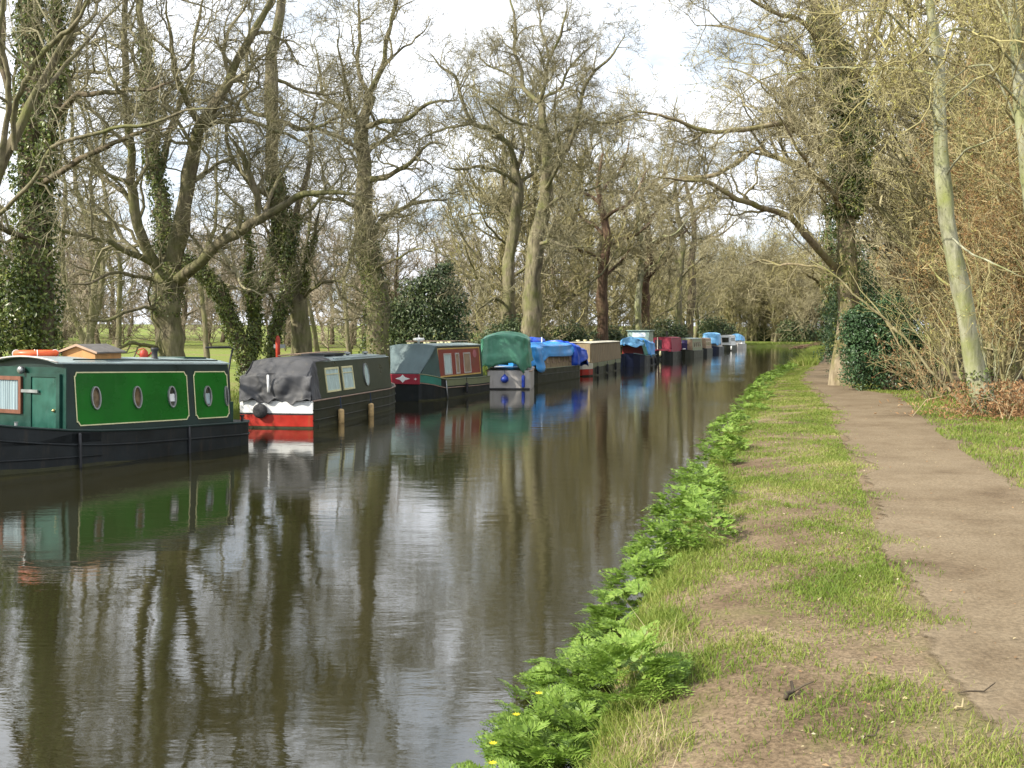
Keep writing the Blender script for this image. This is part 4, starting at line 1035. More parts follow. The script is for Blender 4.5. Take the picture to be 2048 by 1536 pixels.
class Cabin:
    def __init__(c, s0, s1, wb, wt, zb, zt, camber=.07):
        c.s0, c.s1, c.wb, c.wt, c.zb, c.zt, c.cam = s0, s1, wb, wt, zb, zt, camber
    def ring(c, s, grow=0.0, z_only=None):
        k = 7
        top = [(s, -c.wt - grow + 2 * (c.wt + grow) * i / k, c.zt + c.cam * (1 - (2 * i / k - 1) ** 2)) for i in range(k + 1)]
        return [(s, -c.wb, c.zb)] + top + [(s, c.wb, c.zb)]
    def y(c, z): return -(c.wb + (c.wt - c.wb) * (z - c.zb) / (c.zt - c.zb))
    def walls(c, mat, root, name='cabin'):
        return MB().loft([c.ring(c.s0), c.ring(c.s1)]).build(name, mat, root)
    def roof(c, mat, root, over=.03, fore=.0, aft=.0, th=.035):
        k = 7
        def r(s):
            up = [(s, -c.wt - over + 2 * (c.wt + over) * i / k, c.zt + th + c.cam * (1 - (2 * i / k - 1) ** 2)) for i in range(k + 1)]
            dn = [(s, -c.wt - over + 2 * (c.wt + over) * i / k, c.zt + .003 + c.cam * (1 - (2 * i / k - 1) ** 2)) for i in range(k, -1, -1)]
            return up + dn
        return MB().loft([r(c.s0 - fore), r(c.s1 + aft)]).build('roof', mat, root, False)
    def plate(c, poly, o0, o1, mat, name, root, mb=None):
        """a flat piece on the canal-side wall; poly in (s, z)"""
        m = mb or MB(); n = len(poly)
        vs = [(s, c.y(z) - o0, z) for s, z in poly] + [(s, c.y(z) - o1, z) for s, z in poly]
        fs = [tuple(n + i for i in range(n))] + [(i, (i + 1) % n, n + (i + 1) % n, n + i) for i in range(n)]
        m.add(vs, fs)
        return m if mb else m.build(name, mat, root)
    def ring_plate(c, outer, inner, o0, o1, mat, name, root):
        n = len(outer); V = []
        for poly, o in ((outer, o0), (outer, o1), (inner, o1), (inner, o0)):
            V += [(s, c.y(z) - o, z) for s, z in poly]
        fs = [(k * n + i, k * n + (i + 1) % n, (k + 1) * n + (i + 1) % n, (k + 1) * n + i) for k in range(3) for i in range(n)]
        return MB().add(V, fs).build(name, mat, root)
    def window(c, s0, s1, z0, z1, fw, frame, pane, root, bars=(), name='window'):
        o = [(s0, z0), (s1, z0), (s1, z1), (s0, z1)]; i = [(s0 + fw, z0 + fw), (s1 - fw, z0 + fw), (s1 - fw, z1 - fw), (s0 + fw, z1 - fw)]
        f = c.ring_plate(o, i, 0, .025, frame, name, root)
        c.plate(i, 0, .010, pane, 'pane', f)
        for b in bars: c.plate([(s0 + fw, b - .012), (s1 - fw, b - .012), (s1 - fw, b + .012), (s0 + fw, b + .012)], .011, .022, frame, 'glazing_bar', f)
        return f
    def porthole(c, s, z, rs, rz, fw, frame, pane, root, n=24, proud=.03):
        e = lambda k: [(s + (rs - k) * math.cos(2 * math.pi * j / n), z + (rz - k) * math.sin(2 * math.pi * j / n)) for j in range(n)]
        f = c.ring_plate(e(0), e(fw), 0, proud, frame, 'porthole', root)
        c.plate(e(fw), 0, .010, pane, 'pane', f)
        return f
def outline(poly, w):
    P = np.array(poly); c = P.mean(0); n = len(P); out = []
    for i in range(n):
        a, b, d = P[i - 1], P[i], P[(i + 1) % n]
        e1 = (b - a) / np.linalg.norm(b - a); e2 = (d - b) / np.linalg.norm(d - b)
        n1 = np.array([-e1[1], e1[0]]); n2 = np.array([-e2[1], e2[0]])
        m = (n1 + n2); m = m / max(1e-6, (m @ m)) * 2
        if (c - b) @ m < 0: m = -m
        out.append(tuple(b + m * w))
    return out
def drape(name, mat, root, c, a, b, z_top, z_hem, seed, e=.55, cam=.18, wr=.05, hem=.10, slope=0.0, nu=60, nv=22, flare=1.06, top_r=.72):
    """a sheet thrown over something: rounded-rectangle footprint (a x b), dropping to an uneven hem"""
    def fn(u, v):
        ph = 2 * math.pi * u
        cx, cy = math.copysign(abs(math.cos(ph)) ** e, math.cos(ph)), math.copysign(abs(math.sin(ph)) ** e, math.sin(ph))
        if v < .5:
            r = v / .5; g = r * .96; h = 1.0
            z = z_top - cam * (cy * g) ** 2 - slope * cx * g - .05 * (r ** 6)
        else:
            r = (v - .5) / .5; g = .96 + (flare - .96) * r
            hz = z_hem + hem * (math.sin(u * 23 + seed) + .7 * math.sin(u * 51 + seed * 2))
            z1 = z_top - cam * (cy * .96) ** 2 - slope * cx * .96 - .05
            z = z1 + (hz - z1) * r
        p = Vector((c[0] + a * cx * g, c[1] + b * cy * g, z))
        q = Vector((p.x * 1.6 + seed, p.y * 1.6, p.z * 1.1))
        k = mnoise.noise(q) + .6 * mnoise.noise(q * 2.7) - .9 * abs(mnoise.noise(q * 1.9 + Vector((5, 1, 2)))) + .3 * abs(mnoise.noise(q * 5.1))
        fold = abs(mnoise.noise(Vector((ph * 2.2, p.z * .5, seed)))) * (1.6 if v > .5 else .4)
        d = Vector((cx, cy, .5 if v < .5 else 0))
        return p + d * (wr * k - wr * 1.3 * fold)
    return MB().grid(fn, nu, nv).build(name, mat, root, True, solid=.006)
def fender(root, p, L, r, mat, rope, name='fender', rope_top=.3):
    f = MB().lathe((p[0], p[1], p[2]), [(r * .3, 0), (r * .9, .02), (r, .06), (r, L - .06), (r * .85, L - .02), (r * .3, L)], 12).build(name, mat, root, True)
    MB().tube([(p[0], p[1], p[2] + L), (p[0], p[1] + .02, p[2] + L + rope_top)], .013, 6).build('rope', rope, f)
    return f

# --- 1: bright green narrowboat, bow out of frame on the left
c1 = gp(146, 937)
B1, MW1 = boat('green_narrowboat', 'bright green panelled narrowboat with oval portholes and black hull', c1, 28.5, 1.22, 'moored boats', pitch=math.radians(1.6))
st1 = [(-2.95, .05, 1.0), (-2.7, .25, .97), (-2.2, .48, .93), (-1.6, .72, .87), (-1.1, .91, .80), (-.6, 1.06, .74), (0, 1.19, .68), (.6, 1.23, .645), (1.5, 1.24, .62), (4.2, 1.24, .62), (4.5, 1.17, .62), (4.75, .95, .62), (4.9, .6, .62)]
hull_loft([(s, h, min(z, .62) if s > -.1 else .5) for s, h, z in st1], -.5).build('hull', M_HULLBLK, B1)
bw = MB()
for sd in (-1, 1):
    q = [x for x in st1 if x[0] <= .6]
    bw.loft([[(s, sd * h, z), (s, sd * h, .45), (s, sd * max(h - .06, .01), .45), (s, sd * max(h - .06, .01), z)] for s, h, z in q])
bw.build('bulwark', M_HULLBLK, B1)
for sd in (-1, 1):
    rail(st1, 0.0, sd, .024, M_SLATE, 'gunwale_rail', B1, .005)
    rail(st1, -.26, sd, .020, M_HULLBLK, 'rubbing_strake', B1, .01)
    rail([(s, h, .62) for s, h, z in st1 if s < 1.4], -.42, sd, .018, M_HULLBLK, 'lower_strake', B1, .01)
C1 = Cabin(.02, 4.12, 1.05, .93, .60, 1.86, .11)
C1.walls(M_SLATE, B1)
C1.roof(M_ROOFGREY, B1, .02, .14, .04, .03)
def notched(s0, s1, z0, z1, k=.07): return [(s0 + k, z0), (s1 - k, z0), (s1 - k * .25, z0 + k), (s1, z0 + k), (s1, z1 - k), (s1 - k * .4, z1 - k), (s1 - k, z1), (s0 + k * .7, z1), (s0 + k * .3, z1 - k), (s0, z1 - k), (s0, z0 + k), (s0 + k * .4, z0 + k)]
for k, (s0, s1) in enumerate(((.22, 2.93), (3.10, 4.07))):
    pol = notched(s0, s1, .735, 1.72)
    pn = C1.plate(pol, 0, .008, M_GREEN, 'side_panel', B1)
    C1.ring_plate(pol, outline(pol, .021), .0085, .013, M_CREAM, 'coach_line', pn)
for k, s in enumerate((.66, 1.62, 2.49, 3.46, 4.0)):
    f = C1.porthole(s, 1.24 - .012 * k, .105 if k < 4 else .055, .215, .024, M_STEEL, M_GLASSB if k < 2 else M_GLASS, B1, proud=.045)
    if k == 2: C1.plate([(s - .07, 1.12), (s + .07, 1.12), (s + .07, 1.27), (s - .07, 1.27)], .011, .016, M_WHITE, 'notice', f)
    if k == 3: C1.plate([(s - .06, 1.04), (s + .06, 1.04), (s + .06, 1.26), (s - .06, 1.26)], .011, .016, M_LACE, 'curtain', f)
# front bulkhead: door and curtained window, facing the bow
def front(mb, y0, y1, z0, z1, o0, o1, s=.02): return mb.box((s - o1, y0, z0), (s - o0, y1, z1))
bk = MB(); bk.box((-.005, -1.03, .5), (.02, 1.03, 1.80)); bk.build('front_bulkhead', M_DKTEAL, B1)
d = front(MB(), -.83, -.14, .62, 1.62, .025, .055).build('door', M_TEAL, B1, bevel=.006)
fr = MB(); front(fr, -.92, -.83, .55, 1.68, .025, .075); front(fr, -.14, -.02, .55, 1.68, .025, .075); front(fr, -.83, -.14, 1.62, 1.68, .025, .075)
fr.build('door_frame', M_DKTEAL, d)
MB().box((-.085, -.36, 1.33), (-.058, .10, 1.385)).build('hasp', M_STEEL, d)
MB().lathe((-.06, -.76, 1.02), [(.012, -.02), (.03, 0), (.03, .04), (.012, .06)], 10, 'x').build('handle', M_BRASS, d, True)
w = MB(); y0, y1, z0, z1 = .16, .86, .93, 1.62
front(w, y0, y1, z1 - .07, z1, .025, .07); front(w, y0, y1, z0, z0 + .07, .025, .07); front(w, y0, y0 + .07, z0 + .07, z1 - .07, .025, .07); front(w, y1 - .07, y1, z0 + .07, z1 - .07, .025, .07)
w = w.build('front_window', M_BROWNWD, B1)
MB().grid(lambda u, v: Vector((-.018 - .012 * math.sin(u * 52 + 1.5 * math.sin(u * 9)), y0 + .07 + (y1 - y0 - .14) * u, z0 + .07 + (z1 - z0 - .14) * v)), 60, 2).build('curtain', M_LACE, w, True)
MB().lathe((-.10, .10, 1.74), [(.02, .08), (.065, .06), (.075, 0), (.05, -.03)], 14, 'x').build('head_lamp', M_STEEL, B1, True)
trim = MB().tube([(-.12, -.96 + 1.92 * i / 10, 1.89 + .10 * (1 - (i / 5 - 1) ** 2)) for i in range(11)], .018, 6).build('roof_edge_trim', M_GRP, B1, True)
for sd in (-1, 1): MB().tube([(.3, sd * .84, 1.945), (3.9, sd * .84, 1.945)], .017, 6).build('hand_rail', M_SLATE, B1, True)
MB().lathe((2.55, -.45, 1.93), [(.075, 0), (.075, .05), (.06, .06), (.06, .2), (.075, .21), (.075, .26), (.05, .265)], 14).build('chimney', M_BLACK, B1, True)
h = MB().box((3.35, -.45, 1.98), (3.98, .45, 2.015)).build('hatch_lid', M_DKTEAL, B1, bevel=.008)
MB().box((3.42, -.40, 1.935), (3.95, .40, 1.978)).build('hatch_coaming', M_TRIM, h)
MB().tube([(4.86, -.3, .55), (4.84, -.3, 1.1), (4.80, -.3, 1.7), (4.86, -.3, 2.0), (4.93, -.3, 2.21), (4.80, -.3, 2.24), (4.4, -.3, 2.23), (4.1, -.3, 2.22)], .022, 8).build('tiller', M_BLACK, B1, True)
for s in (.12, 2.72):
    MB().tube([(s, -1.245, .63), (s, -1.265, .40), (s + .01, -1.26, .05), (s + .01, -1.25, -.1)], .028, 6).build('hanging_rope', M_BLACK, B1, True)
MB().lathe((4.55, -.95, .62), [(.03, 0), (.03, .1), (.05, .11), (.05, .14)], 10).build('mooring_dolly', M_BLACK, B1)
MB().lathe((-.9, -.9, .79), [(.025, 0), (.025, .06), (.04, .07)], 10).build('bow_cleat', M_STEEL, B1)
gb = MB().box((4.14, -.95, .62), (4.28, -.65, 1.06)); gb.build('stern_locker', M_DKTEAL, B1, bevel=.01)
# things lying on its roof
q = MW1 @ Vector((.34, .25, 2.005))
lb1 = empty('lifebuoy', q, 0, 'orange lifebuoy ring lying flat on the green narrowboat roof', 'lifebuoy')
MB().torus((0, 0, .04), .33, .065, 32, 10).build('ring', M_ORANGE, lb1, True)
for k in range(4):
    a = k * math.pi / 2 + .5
    Mx = Matrix.Rotation(a, 4, 'Z') @ Matrix.Translation((.33, 0, .04)) @ Matrix.Rotation(math.pi / 2, 4, 'X')
    MB().torus(Mx.translation, .068, .008, 14, 6, Mx.to_3x3()).build('band', M_WHITE, lb1, True)
q = MW1 @ Vector((1.22, -.22, 1.96))
kb = empty('wooden_roof_box', q, math.pi / 2 - math.radians(28.5) + .25, 'pine box with pitched felt roof on the green narrowboat', 'box')
MB().loft([[(s, -.36, 0), (s, .36, 0), (s, .36, .13), (s, 0, .25), (s, -.36, .13)] for s in (-.40, .40)]).build('box_body', M_PINE, kb)
for sd in (-1, 1):
    MB().add([(-.46, 0, .285), (.46, 0, .285), (.46, sd * .44, .135), (-.46, sd * .44, .135), (-.46, 0, .258), (.46, 0, .258), (.46, sd * .44, .108), (-.46, sd * .44, .108)],
             [(0, 1, 2, 3), (7, 6, 5, 4), (0, 4, 5, 1), (1, 5, 6, 2), (2, 6, 7, 3), (3, 7, 4, 0)]).build('roof_half', M_FELT, kb)
    MB().add([(-.475, 0, .29), (-.475, sd * .45, .137), (-.475, sd * .45, .10), (-.475, 0, .245), (-.462, 0, .29), (-.462, sd * .45, .137), (-.462, sd * .45, .10), (-.462, 0, .245)],
             [(0, 1, 2, 3), (7, 6, 5, 4), (0, 4, 5, 1), (1, 5, 6, 2), (2, 6, 7, 3), (3, 7, 4, 0)]).build('bargeboard', M_TRIM, kb)
q = MW1 @ Vector((2.72, .05, 1.985))
rc = empty('red_can', q, .6, 'small red can on the green narrowboat roof by the chimney', 'can')
MB().lathe((0, 0, 0), [(.085, 0), (.085, .12), (.06, .15), (.06, .16)], 14).build('can_body', M_REDPOST, rc, True)
MB().tube([(.08, 0, .03), (.17, 0, .11), (.2, 0, .15)], [.02, .015, .02], 8).build('spout', M_REDPOST, rc, True)
MB().tube([(-.08, 0, .05), (-.15, 0, .10), (-.10, 0, .17), (0, 0, .19), (.05, 0, .15)], .012, 6).build('handle', M_REDPOST, rc, True)

scum(st1, B1)
# --- 2: dark green narrowboat, grey canvas over its stern, red and white counter
c2 = gp(628, 857)
B2, MW2 = boat('grey_covered_narrowboat', 'dark green narrowboat with grey canvas stern cover and red and white counter', c2, 10.5, 1.0, 'moored boats')
st2 = [(-.02, .96, .70), (.02, .99, .70), (.3, 1.0, .70), (6.4, 1.0, .68), (7.4, .88, .70), (8.2, .6, .74), (8.9, .12, .80)]
hull_loft(st2, -.5).build('hull', M_HULLGRN, B2)
for sd in (-1, 1):
    rail(st2, -.005, sd, .022, M_PINKRAIL, 'gunwale_rail', B2, .008)
    rail(st2, -.24, sd, .018, M_HULLGRN, 'rubbing_strake', B2, .012)
    rail(st2, -.50, sd, .018, M_HULLGRN, 'lower_strake', B2, .012)
def arc_plate(z0, z1, o, mat, name, hw=.985, n=14):
    m = MB()
    P = [(-.03 - o - .05 * math.cos(math.pi * (i / n - .5)), -hw + 2 * hw * i / n) for i in range(n + 1)]
    for i in range(n):
        (x0, y0), (x1, y1) = P[i], P[i + 1]
        m.add([(x0, y0, z0), (x1, y1, z0), (x1, y1, z1), (x0, y0, z1), (0.03, y0, z0), (0.03, y1, z0), (0.03, y1, z1), (0.03, y0, z1)], [(0, 3, 2, 1), (3, 7, 6, 2), (0, 1, 5, 4)])
    m.add([(P[0][0], P[0][1], z0), (P[0][0], P[0][1], z1), (.03, -hw, z1), (.03, -hw, z0)], [(0, 1, 2, 3)])
    m.add([(P[-1][0], P[-1][1], z0), (P[-1][0], P[-1][1], z1), (.03, hw, z1), (.03, hw, z0)], [(3, 2, 1, 0)])
    return m.build(name, mat, B2)
arc_plate(.385, .70, .02, M_WHITE, 'white_counter_band')
arc_plate(.345, .383, .028, M_BLACK, 'black_line')
arc_plate(.05, .343, .02, M_REDHULL, 'red_counter_band')
arc_plate(-.3, .048, .012, M_WEED, 'weedy_waterline')
MB().lathe((-.10, .38, .44), [(.05, -.18), (.13, -.17), (.185, -.11), (.19, -.04), (.15, .04)], 18, 'x').build('button_fender', M_ROPEBTN, B2, True)
C2 = Cabin(.52, 7.0, .90, .78, .70, 1.66, .09)
C2.walls(M_OLIVE, B2)
C2.roof(M_ROOFGREY, B2, .02, .0, .0, .02)
for s0, s1 in ((1.25, 2.30), (2.55, 3.45)):
    C2.window(s0, s1, .84, 1.50, .05, M_CREAM, M_CURTAIN, B2, (1.32,))
C2.porthole(4.62, 1.20, .23, .34, .03, M_STEEL, M_CURTAIN, B2)
for sd in (-1, 1): MB().tube([(2.2, sd * .72, 1.725), (6.9, sd * .72, 1.725)], .02, 6).build('hand_rail', M_ROOFGREY, B2, True)
sp2 = MB().box((2.5, -.30, 1.80), (4.3, .35, 1.85)).build('roof_panel', M_BLACK, B2, bevel=.01)
for s in (2.6, 3.4, 4.2): MB().box((s, -.28, 1.735), (s + .05, .33, 1.80)).build('panel_foot', M_STEEL, sp2)
for s, y in ((4.8, -.2), (5.6, .1), (6.3, -.25)):
    MB().lathe((s, y, 1.75), [(.05, 0), (.05, .05), (.10, .06), (.09, .09), (.02, .11)], 12).build('roof_vent', M_STEEL, B2, True)
MB().tube([(1.2, .45, 1.82), (4.6, .5, 1.86), (6.6, .5, 1.84)], .022, 8).build('boat_pole', M_TRIM, B2, True)
# the grey canvas cover: ridge at cabin height, sloping stern face, folds hanging to the counter
def g2(u, v):
    y = -0.97 + 1.94 * u; y *= (.86 if v < .3 else .86 + .14 * min(1, (v - .3) / .25)); e = 1 - abs(2 * u - 1) ** 6
    prof = [(1.80, 1.735), (1.15, 1.735), (.42, 1.72), (.06, 1.39), (.0, 1.30), (-.06, 1.05), (-.09, .86), (-.11, .68)]
    t = v * (len(prof) - 1); k = min(int(t), len(prof) - 2); f = t - k
    s = prof[k][0] * (1 - f) + prof[k + 1][0] * f; z = prof[k][1] * (1 - f) + prof[k + 1][1] * f
    z += .07 * (1 - (2 * u - 1) ** 2) * (1 - v) - (0.05 * (abs(2 * u - 1) ** 8) if v < .5 else 0)
    q = Vector((u * 3.2, v * 4.2, 3.0)); w = mnoise.noise(q) + .6 * mnoise.noise(q * 2.3)
    amp = .02 if v < .5 else .075
    hang = abs(math.sin((u - .52) * 9 + (v - .6) * 4 * (1 if u > .52 else -1))) ** 3 * (.07 if v > .55 else 0)
    if v > .96: z += .05 * math.sin(u * 17) + .03 * math.sin(u * 41)
    return Vector((s - amp * w - hang, y * (1.0 if v > .1 else .95), z + amp * .4 * w))
MB().grid(g2, 64, 48).build('stern_cover', M_GREYTARP, B2, True, solid=.006)
for sd in (-1, 1):
    def gs(u, v, sd=sd):
        top = 1.34 + min(1, u / .72) * .36
        z = .70 + (top - .70) * v
        s = -.04 + u * .60
        q = Vector((u * 3, v * 3, 8 + sd)); w = mnoise.noise(q) + .5 * mnoise.noise(q * 2.1)
        return Vector((s, sd * (.985 - .16 * v + .035 * w), z))
    MB().grid(gs, 30, 20).build('cover_side', M_GREYTARP, B2, True, solid=.006)
ti = MB().tube([(-.22, .12, .92), (-.20, .14, 1.12), (-.16, .16, 1.36)], .03, 8).build('tiller_bar', M_WHITE, B2, True)
for s, z in ((1.75, -.04), (4.3, -.06)):
    fender(B2, (s, -1.09, z), .42, .085, M_FENDWD, M_BLUEROPE, 'fender', .32)

scum(st2[2:], B2)
# --- 3: blue grey bow canvas, maroon panelled cabin
c3 = gp(886, 799)
B3, MW3 = boat('maroon_panel_narrowboat', 'narrowboat with maroon gold lined panel and blue grey bow canvas', c3, 19.0, 1.02, 'moored boats')
st3 = [(-1.12, .55, .98), (-1.06, .63, .97), (-.8, .76, .93), (-.5, .88, .88), (-.1, .98, .80), (.3, 1.02, .74), (3.6, 1.02, .68), (5.0, 1.0, .68)]
hull_loft(st3, -.5, .9).build('hull', M_HULLBLK, B3)
rail(st3, -.01, -1, .024, M_OLIVECAB, 'gunwale_rail', B3, .008); rail(st3, -.01, 1, .024, M_OLIVECAB, 'gunwale_rail', B3, .008)
rail(st3, -.33, -1, .02, M_PINKRAIL, 'rubbing_strake', B3, .01)
b_ = MB(); b_.loft([[(s, -h - .012, z - .02), (s, -h - .012, z - .30), (s, -h + .03, z - .30), (s, -h + .03, z - .02)] for s, h, z in st3 if s < .2]); b_.build('teal_bow_flare', M_TARPTEAL, B3)
b_ = MB(); b_.loft([[(s, -h - .012, z - .03), (s, -h - .012, z - .26), (s, -h + .03, z - .26), (s, -h + .03, z - .03)] for s, h, z in st3 if s > .2]); b_.build('olive_upper_strake', M_OLIVECAB, B3)
nb = MB().box((-1.17, -.60, .60), (-1.10, .60, .96)).build('red_bow_band', M_REDBAND, B3, bevel=.01)
star = [(0, .20), (.09, .07), (.27, 0), (.09, -.07), (0, -.20), (-.09, -.07), (-.27, 0), (-.09, .07)]
MB().add([(-1.178, .05 + y * 1.1, .80 + z * .75) for y, z in star], [tuple(range(8))[::-1]]).build('white_diamond_emblem', M_WHITE, nb)
MB().add([(-1.178, -.45 + y * .25, .79 + z * .25) for y, z in star], [tuple(range(8))[::-1]]).build('white_mark', M_WHITE, nb)
def g3(u, v):          # the bow canvas: wide at the top, drawn in to the stem
    y = (2 * u - 1); wd = .92 + (.58 - .92) * v
    q = Vector((u * 2.5, v * 2.5, 20)); w = mnoise.noise(q) + .5 * mnoise.noise(q * 2.2)
    s = -.42 + (-1.08 + .42) * v ** 1.2
    z = 2.00 + (.96 - 2.00) * v - .05 * abs(y) ** 3 * (1 - v) + .05 * (1 - y * y) * (1 - v)
    return Vector((s + .03 * w, y * wd, z + .02 * w))
MB().grid(g3, 26, 26).build('bow_canvas', M_BLUECOV, B3, True, solid=.006)
for sd in (-1, 1):
    def g3s(u, v, sd=sd):
        s1 = -.42 + (-1.08 + .42) * v ** 1.2; z = 1.96 + (.90 - 1.96) * v
        y1 = .92 + (.58 - .92) * v; y0 = .84 + (.98 - .84) * v
        q = Vector((u * 2.5, v * 2.5, 30 + sd)); w = mnoise.noise(q)
        return Vector((s1 + (-.12 - s1) * u, sd * (y1 + (y0 - y1) * u + .025 * w), z + (.80 - .90) * u * v))
    MB().grid(g3s, 16, 20).build('canvas_side', M_BLUECOV if sd > 0 else paint('canvas_side_green', (0.06, 0.10, 0.09), .7, .2, 2), B3, True, solid=.006)
MB().add([(-.42, -.92, 1.95), (-.42, .92, 1.95), (-.02, .84, 1.96), (-.02, -.84, 1.96), (-.42, 0, 2.05), (-.02, 0, 2.06)], [(0, 4, 5, 3), (4, 1, 2, 5)]).build('canvas_top', M_BLUECOV, B3, solid=.01)
C3 = Cabin(-.15, 4.5, .90, .80, .68, 1.94, .07)
C3.walls(M_SLATE, B3); C3.roof(M_ROOFGREY, B3, .02)
pol = [(-.06, .80), (4.25, .80), (4.25, 1.88), (-.06, 1.88)]
pn = C3.plate(pol, 0, .008, M_MAROON, 'side_panel', B3)
C3.ring_plate(pol, outline(pol, .05), .0085, .016, M_GOLD, 'gold_line', pn)
for s0, s1 in ((.48, 1.22), (1.62, 2.02), (2.45, 3.2)):
    C3.window(s0, s1, .88, 1.68, .05, M_GRP, M_CURTAIN if s0 < 1 else M_TANPAINT, B3)
C3.plate([(3.7 + .2 * math.cos(j), 1.62 + .16 * math.sin(j)) for j in np.linspace(0, 6, 12)], .009, .014, paint('faded_rose', (0.42, 0.14, 0.16), .6), 'painted_rose', pn)
va = MB().lathe((.35, .1, 2.03), [(.05, 0), (.05, .12), (.20, .13), (.22, .17), (.20, .21), (.06, .23), (.015, .24), (.015, .34)], 18).build('roof_ventilator', M_WHITE, B3, True)
MB().tube([(-.3, .3, 2.13), (1.0, .34, 2.12), (3.9, .36, 2.11), (6.0, .37, 2.11)], .025, 8).build('boat_pole', M_TRIM, B3, True)
for s in (.0, 1.5, 2.8, 3.6): MB().box((s, .18, 2.02), (s + .12, .42, 2.10)).build('pole_rest', M_CREAM, B3)
MB().tube([(.25, -1.04, .68), (.3, -1.06, .3), (.35, -1.06, .02)], .03, 6).build('hanging_rope', M_STEEL, B3, True)
fender(B3, (2.2, -1.1, .12), .4, .06, M_BLACK, M_BLACK, 'fender', .2)

scum(st3, B3)
# --- 4: cruiser under a green tarpaulin
c4 = gp(1062, 779)
B4, _ = boat('green_sheeted_cruiser', 'cabin cruiser wrapped in a green tarpaulin with blue fenders', c4, 3.0, .95, 'moored boats')
st4 = [(-.03, .86, .82), (.0, .92, .82), (.3, .98, .82), (3.4, .98, .86), (4.6, .7, .95), (5.3, .1, 1.02)]
hull_loft(st4, -.4, .9).build('hull', M_GRP, B4)
for sd in (-1, 1): rail(st4, -.02, sd, .03, M_TRIM, 'rubbing_band', B4, .01)
MB().box((-.035, -.9, -.2), (-.03, .9, .06)).build('boot_top', M_BLACK, B4)
drape('tarpaulin', M_GREENTARP, B4, (1.55, .22), 1.75, 1.12, 2.50, .95, 3.1, .5, .30, .085, .16, -.06)
MB().torus((0, 0, 0), .001, .001, 3, 3) if False else None
fb = MB().lathe((-.13, .18, .45), [(.01, -.17), (.10, -.14), (.165, -.06), (.17, .02), (.13, .11), (.06, .17), (.03, .21)], 18).build('ball_fender', M_BLUEBALL, B4, True)
MB().tube([(-.13, .18, .64), (-.06, .18, .84)], .012, 6).build('rope', M_BLUEROPE, fb)
fender(B4, (-.1, -.62, .08), .55, .075, M_BLUEBALL, M_BLUEROPE, 'fender', .25)

# --- 5: narrowboat under blue tarpaulins
c5 = gp(1070, 770)
B5, _ = boat('blue_sheeted_narrowboat', 'old narrowboat half hidden by crumpled bright blue tarpaulins', c5, 19.5, 1.02, 'moored boats')
st5 = [(-.3, .5, .78), (0, .85, .76), (.5, 1.0, .74), (7.6, 1.02, .72), (8.6, .8, .75), (9.2, .3, .8)]
hull_loft(st5, -.5).build('hull', M_HULLGRN, B5)
for dz in (-.01, -.30): rail(st5, dz, -1, .022, M_HULLGRN if dz < -.1 else M_OLIVECAB, 'rubbing_strake', B5, .01)
b_ = MB(); b_.loft([[(s, -h - .012, z - .03), (s, -h - .012, z - .26), (s, -h + .03, z - .26), (s, -h + .03, z - .03)] for s, h, z in st5 if s > 1]); b_.build('olive_upper_strake', M_OLIVECAB, B5)
C5 = Cabin(1.2, 8.2, .9, .78, .70, 1.72, .07)
C5.walls(M_TANPLANK, B5); C5.roof(M_ROOFGREY, B5, .02)
for k in range(5): C5.window(2.2 + 1.0 * k, 2.7 + 1.0 * k, .95, 1.5, .04, M_PINKRAIL, M_TANPAINT, B5)
for k in range(4): C5.plate([(2.9 + 1.05 * k, .75), (2.95 + 1.05 * k, .75), (2.95 + 1.05 * k, 1.66), (2.9 + 1.05 * k, 1.66)], 0, .012, M_PINKRAIL, 'board_joint', B5)
drape('stern_tarpaulin', M_BLUETARP, B5, (.75, .02), 1.25, 1.12, 1.98, .72, 5.2, .5, .22, .12, .14, .02)
drape('roof_tarpaulin', M_BLUETARP, B5, (4.3, .02), 3.3, 1.02, 2.0, 1.30, 7.7, .4, .16, .10, .14, .0)
drape('bow_tarpaulin', M_BLUETARP2, B5, (7.9, .0), 1.5, 1.2, 1.93, .75, 9.3, .55, .3, .14, .16, .2)
drape('bundled_tarpaulin', M_BLUETARP2, B5, (4.0, .35), 1.4, .35, 2.22, 1.95, 2.2, .7, .2, .10, .05, .0, 30, 12)
MB().tube([(3.6, -.2, 1.95), (3.6, -.2, 2.25)], .03, 6).build('white_stake', M_WHITE, B5)
MB().lathe((-.35, .0, .0), [(.1, -.1), (.11, .7), (.05, .78)], 10).build('rudder_post', M_HULLNAVY, B5, True)

scum(st5, B5)
# --- 6: tan boarded boat with cream roof
c6 = gp(1186, 752)
B6, _ = boat('tan_boarded_boat', 'flat sided tan boarded boat with pale cream roof and red bow', c6, 13.5, 1.02, 'moored boats')
st6 = [(-.9, .55, .82), (-.5, .85, .78), (0, 1.0, .72), (12.0, 1.02, .72), (13.4, .8, .74), (14.0, .2, .8)]
hull_loft(st6, -.5).build('hull', M_HULLGRN, B6)
b_ = MB(); b_.loft([[(s, -h - .012, .40), (s, -h - .012, .08), (s, -h + .03, .08), (s, -h + .03, .40)] for s, h, z in st6 if s < .3]); b_.build('red_bow_band', M_REDHULL, B6)
b_ = MB(); b_.loft([[(s, -h - .014, z), (s, -h - .014, .41), (s, -h + .03, .41), (s, -h + .03, z)] for s, h, z in st6 if s < .3]); b_.build('cream_bow_band', M_CREAMROOF, B6)
MB().box((-.92, -.54, .41), (-.90, .54, .82)).build('cream_stem_band', M_CREAMROOF, B6); MB().box((-.92, -.54, .05), (-.90, .54, .405)).build('red_stem_band', M_REDHULL, B6)
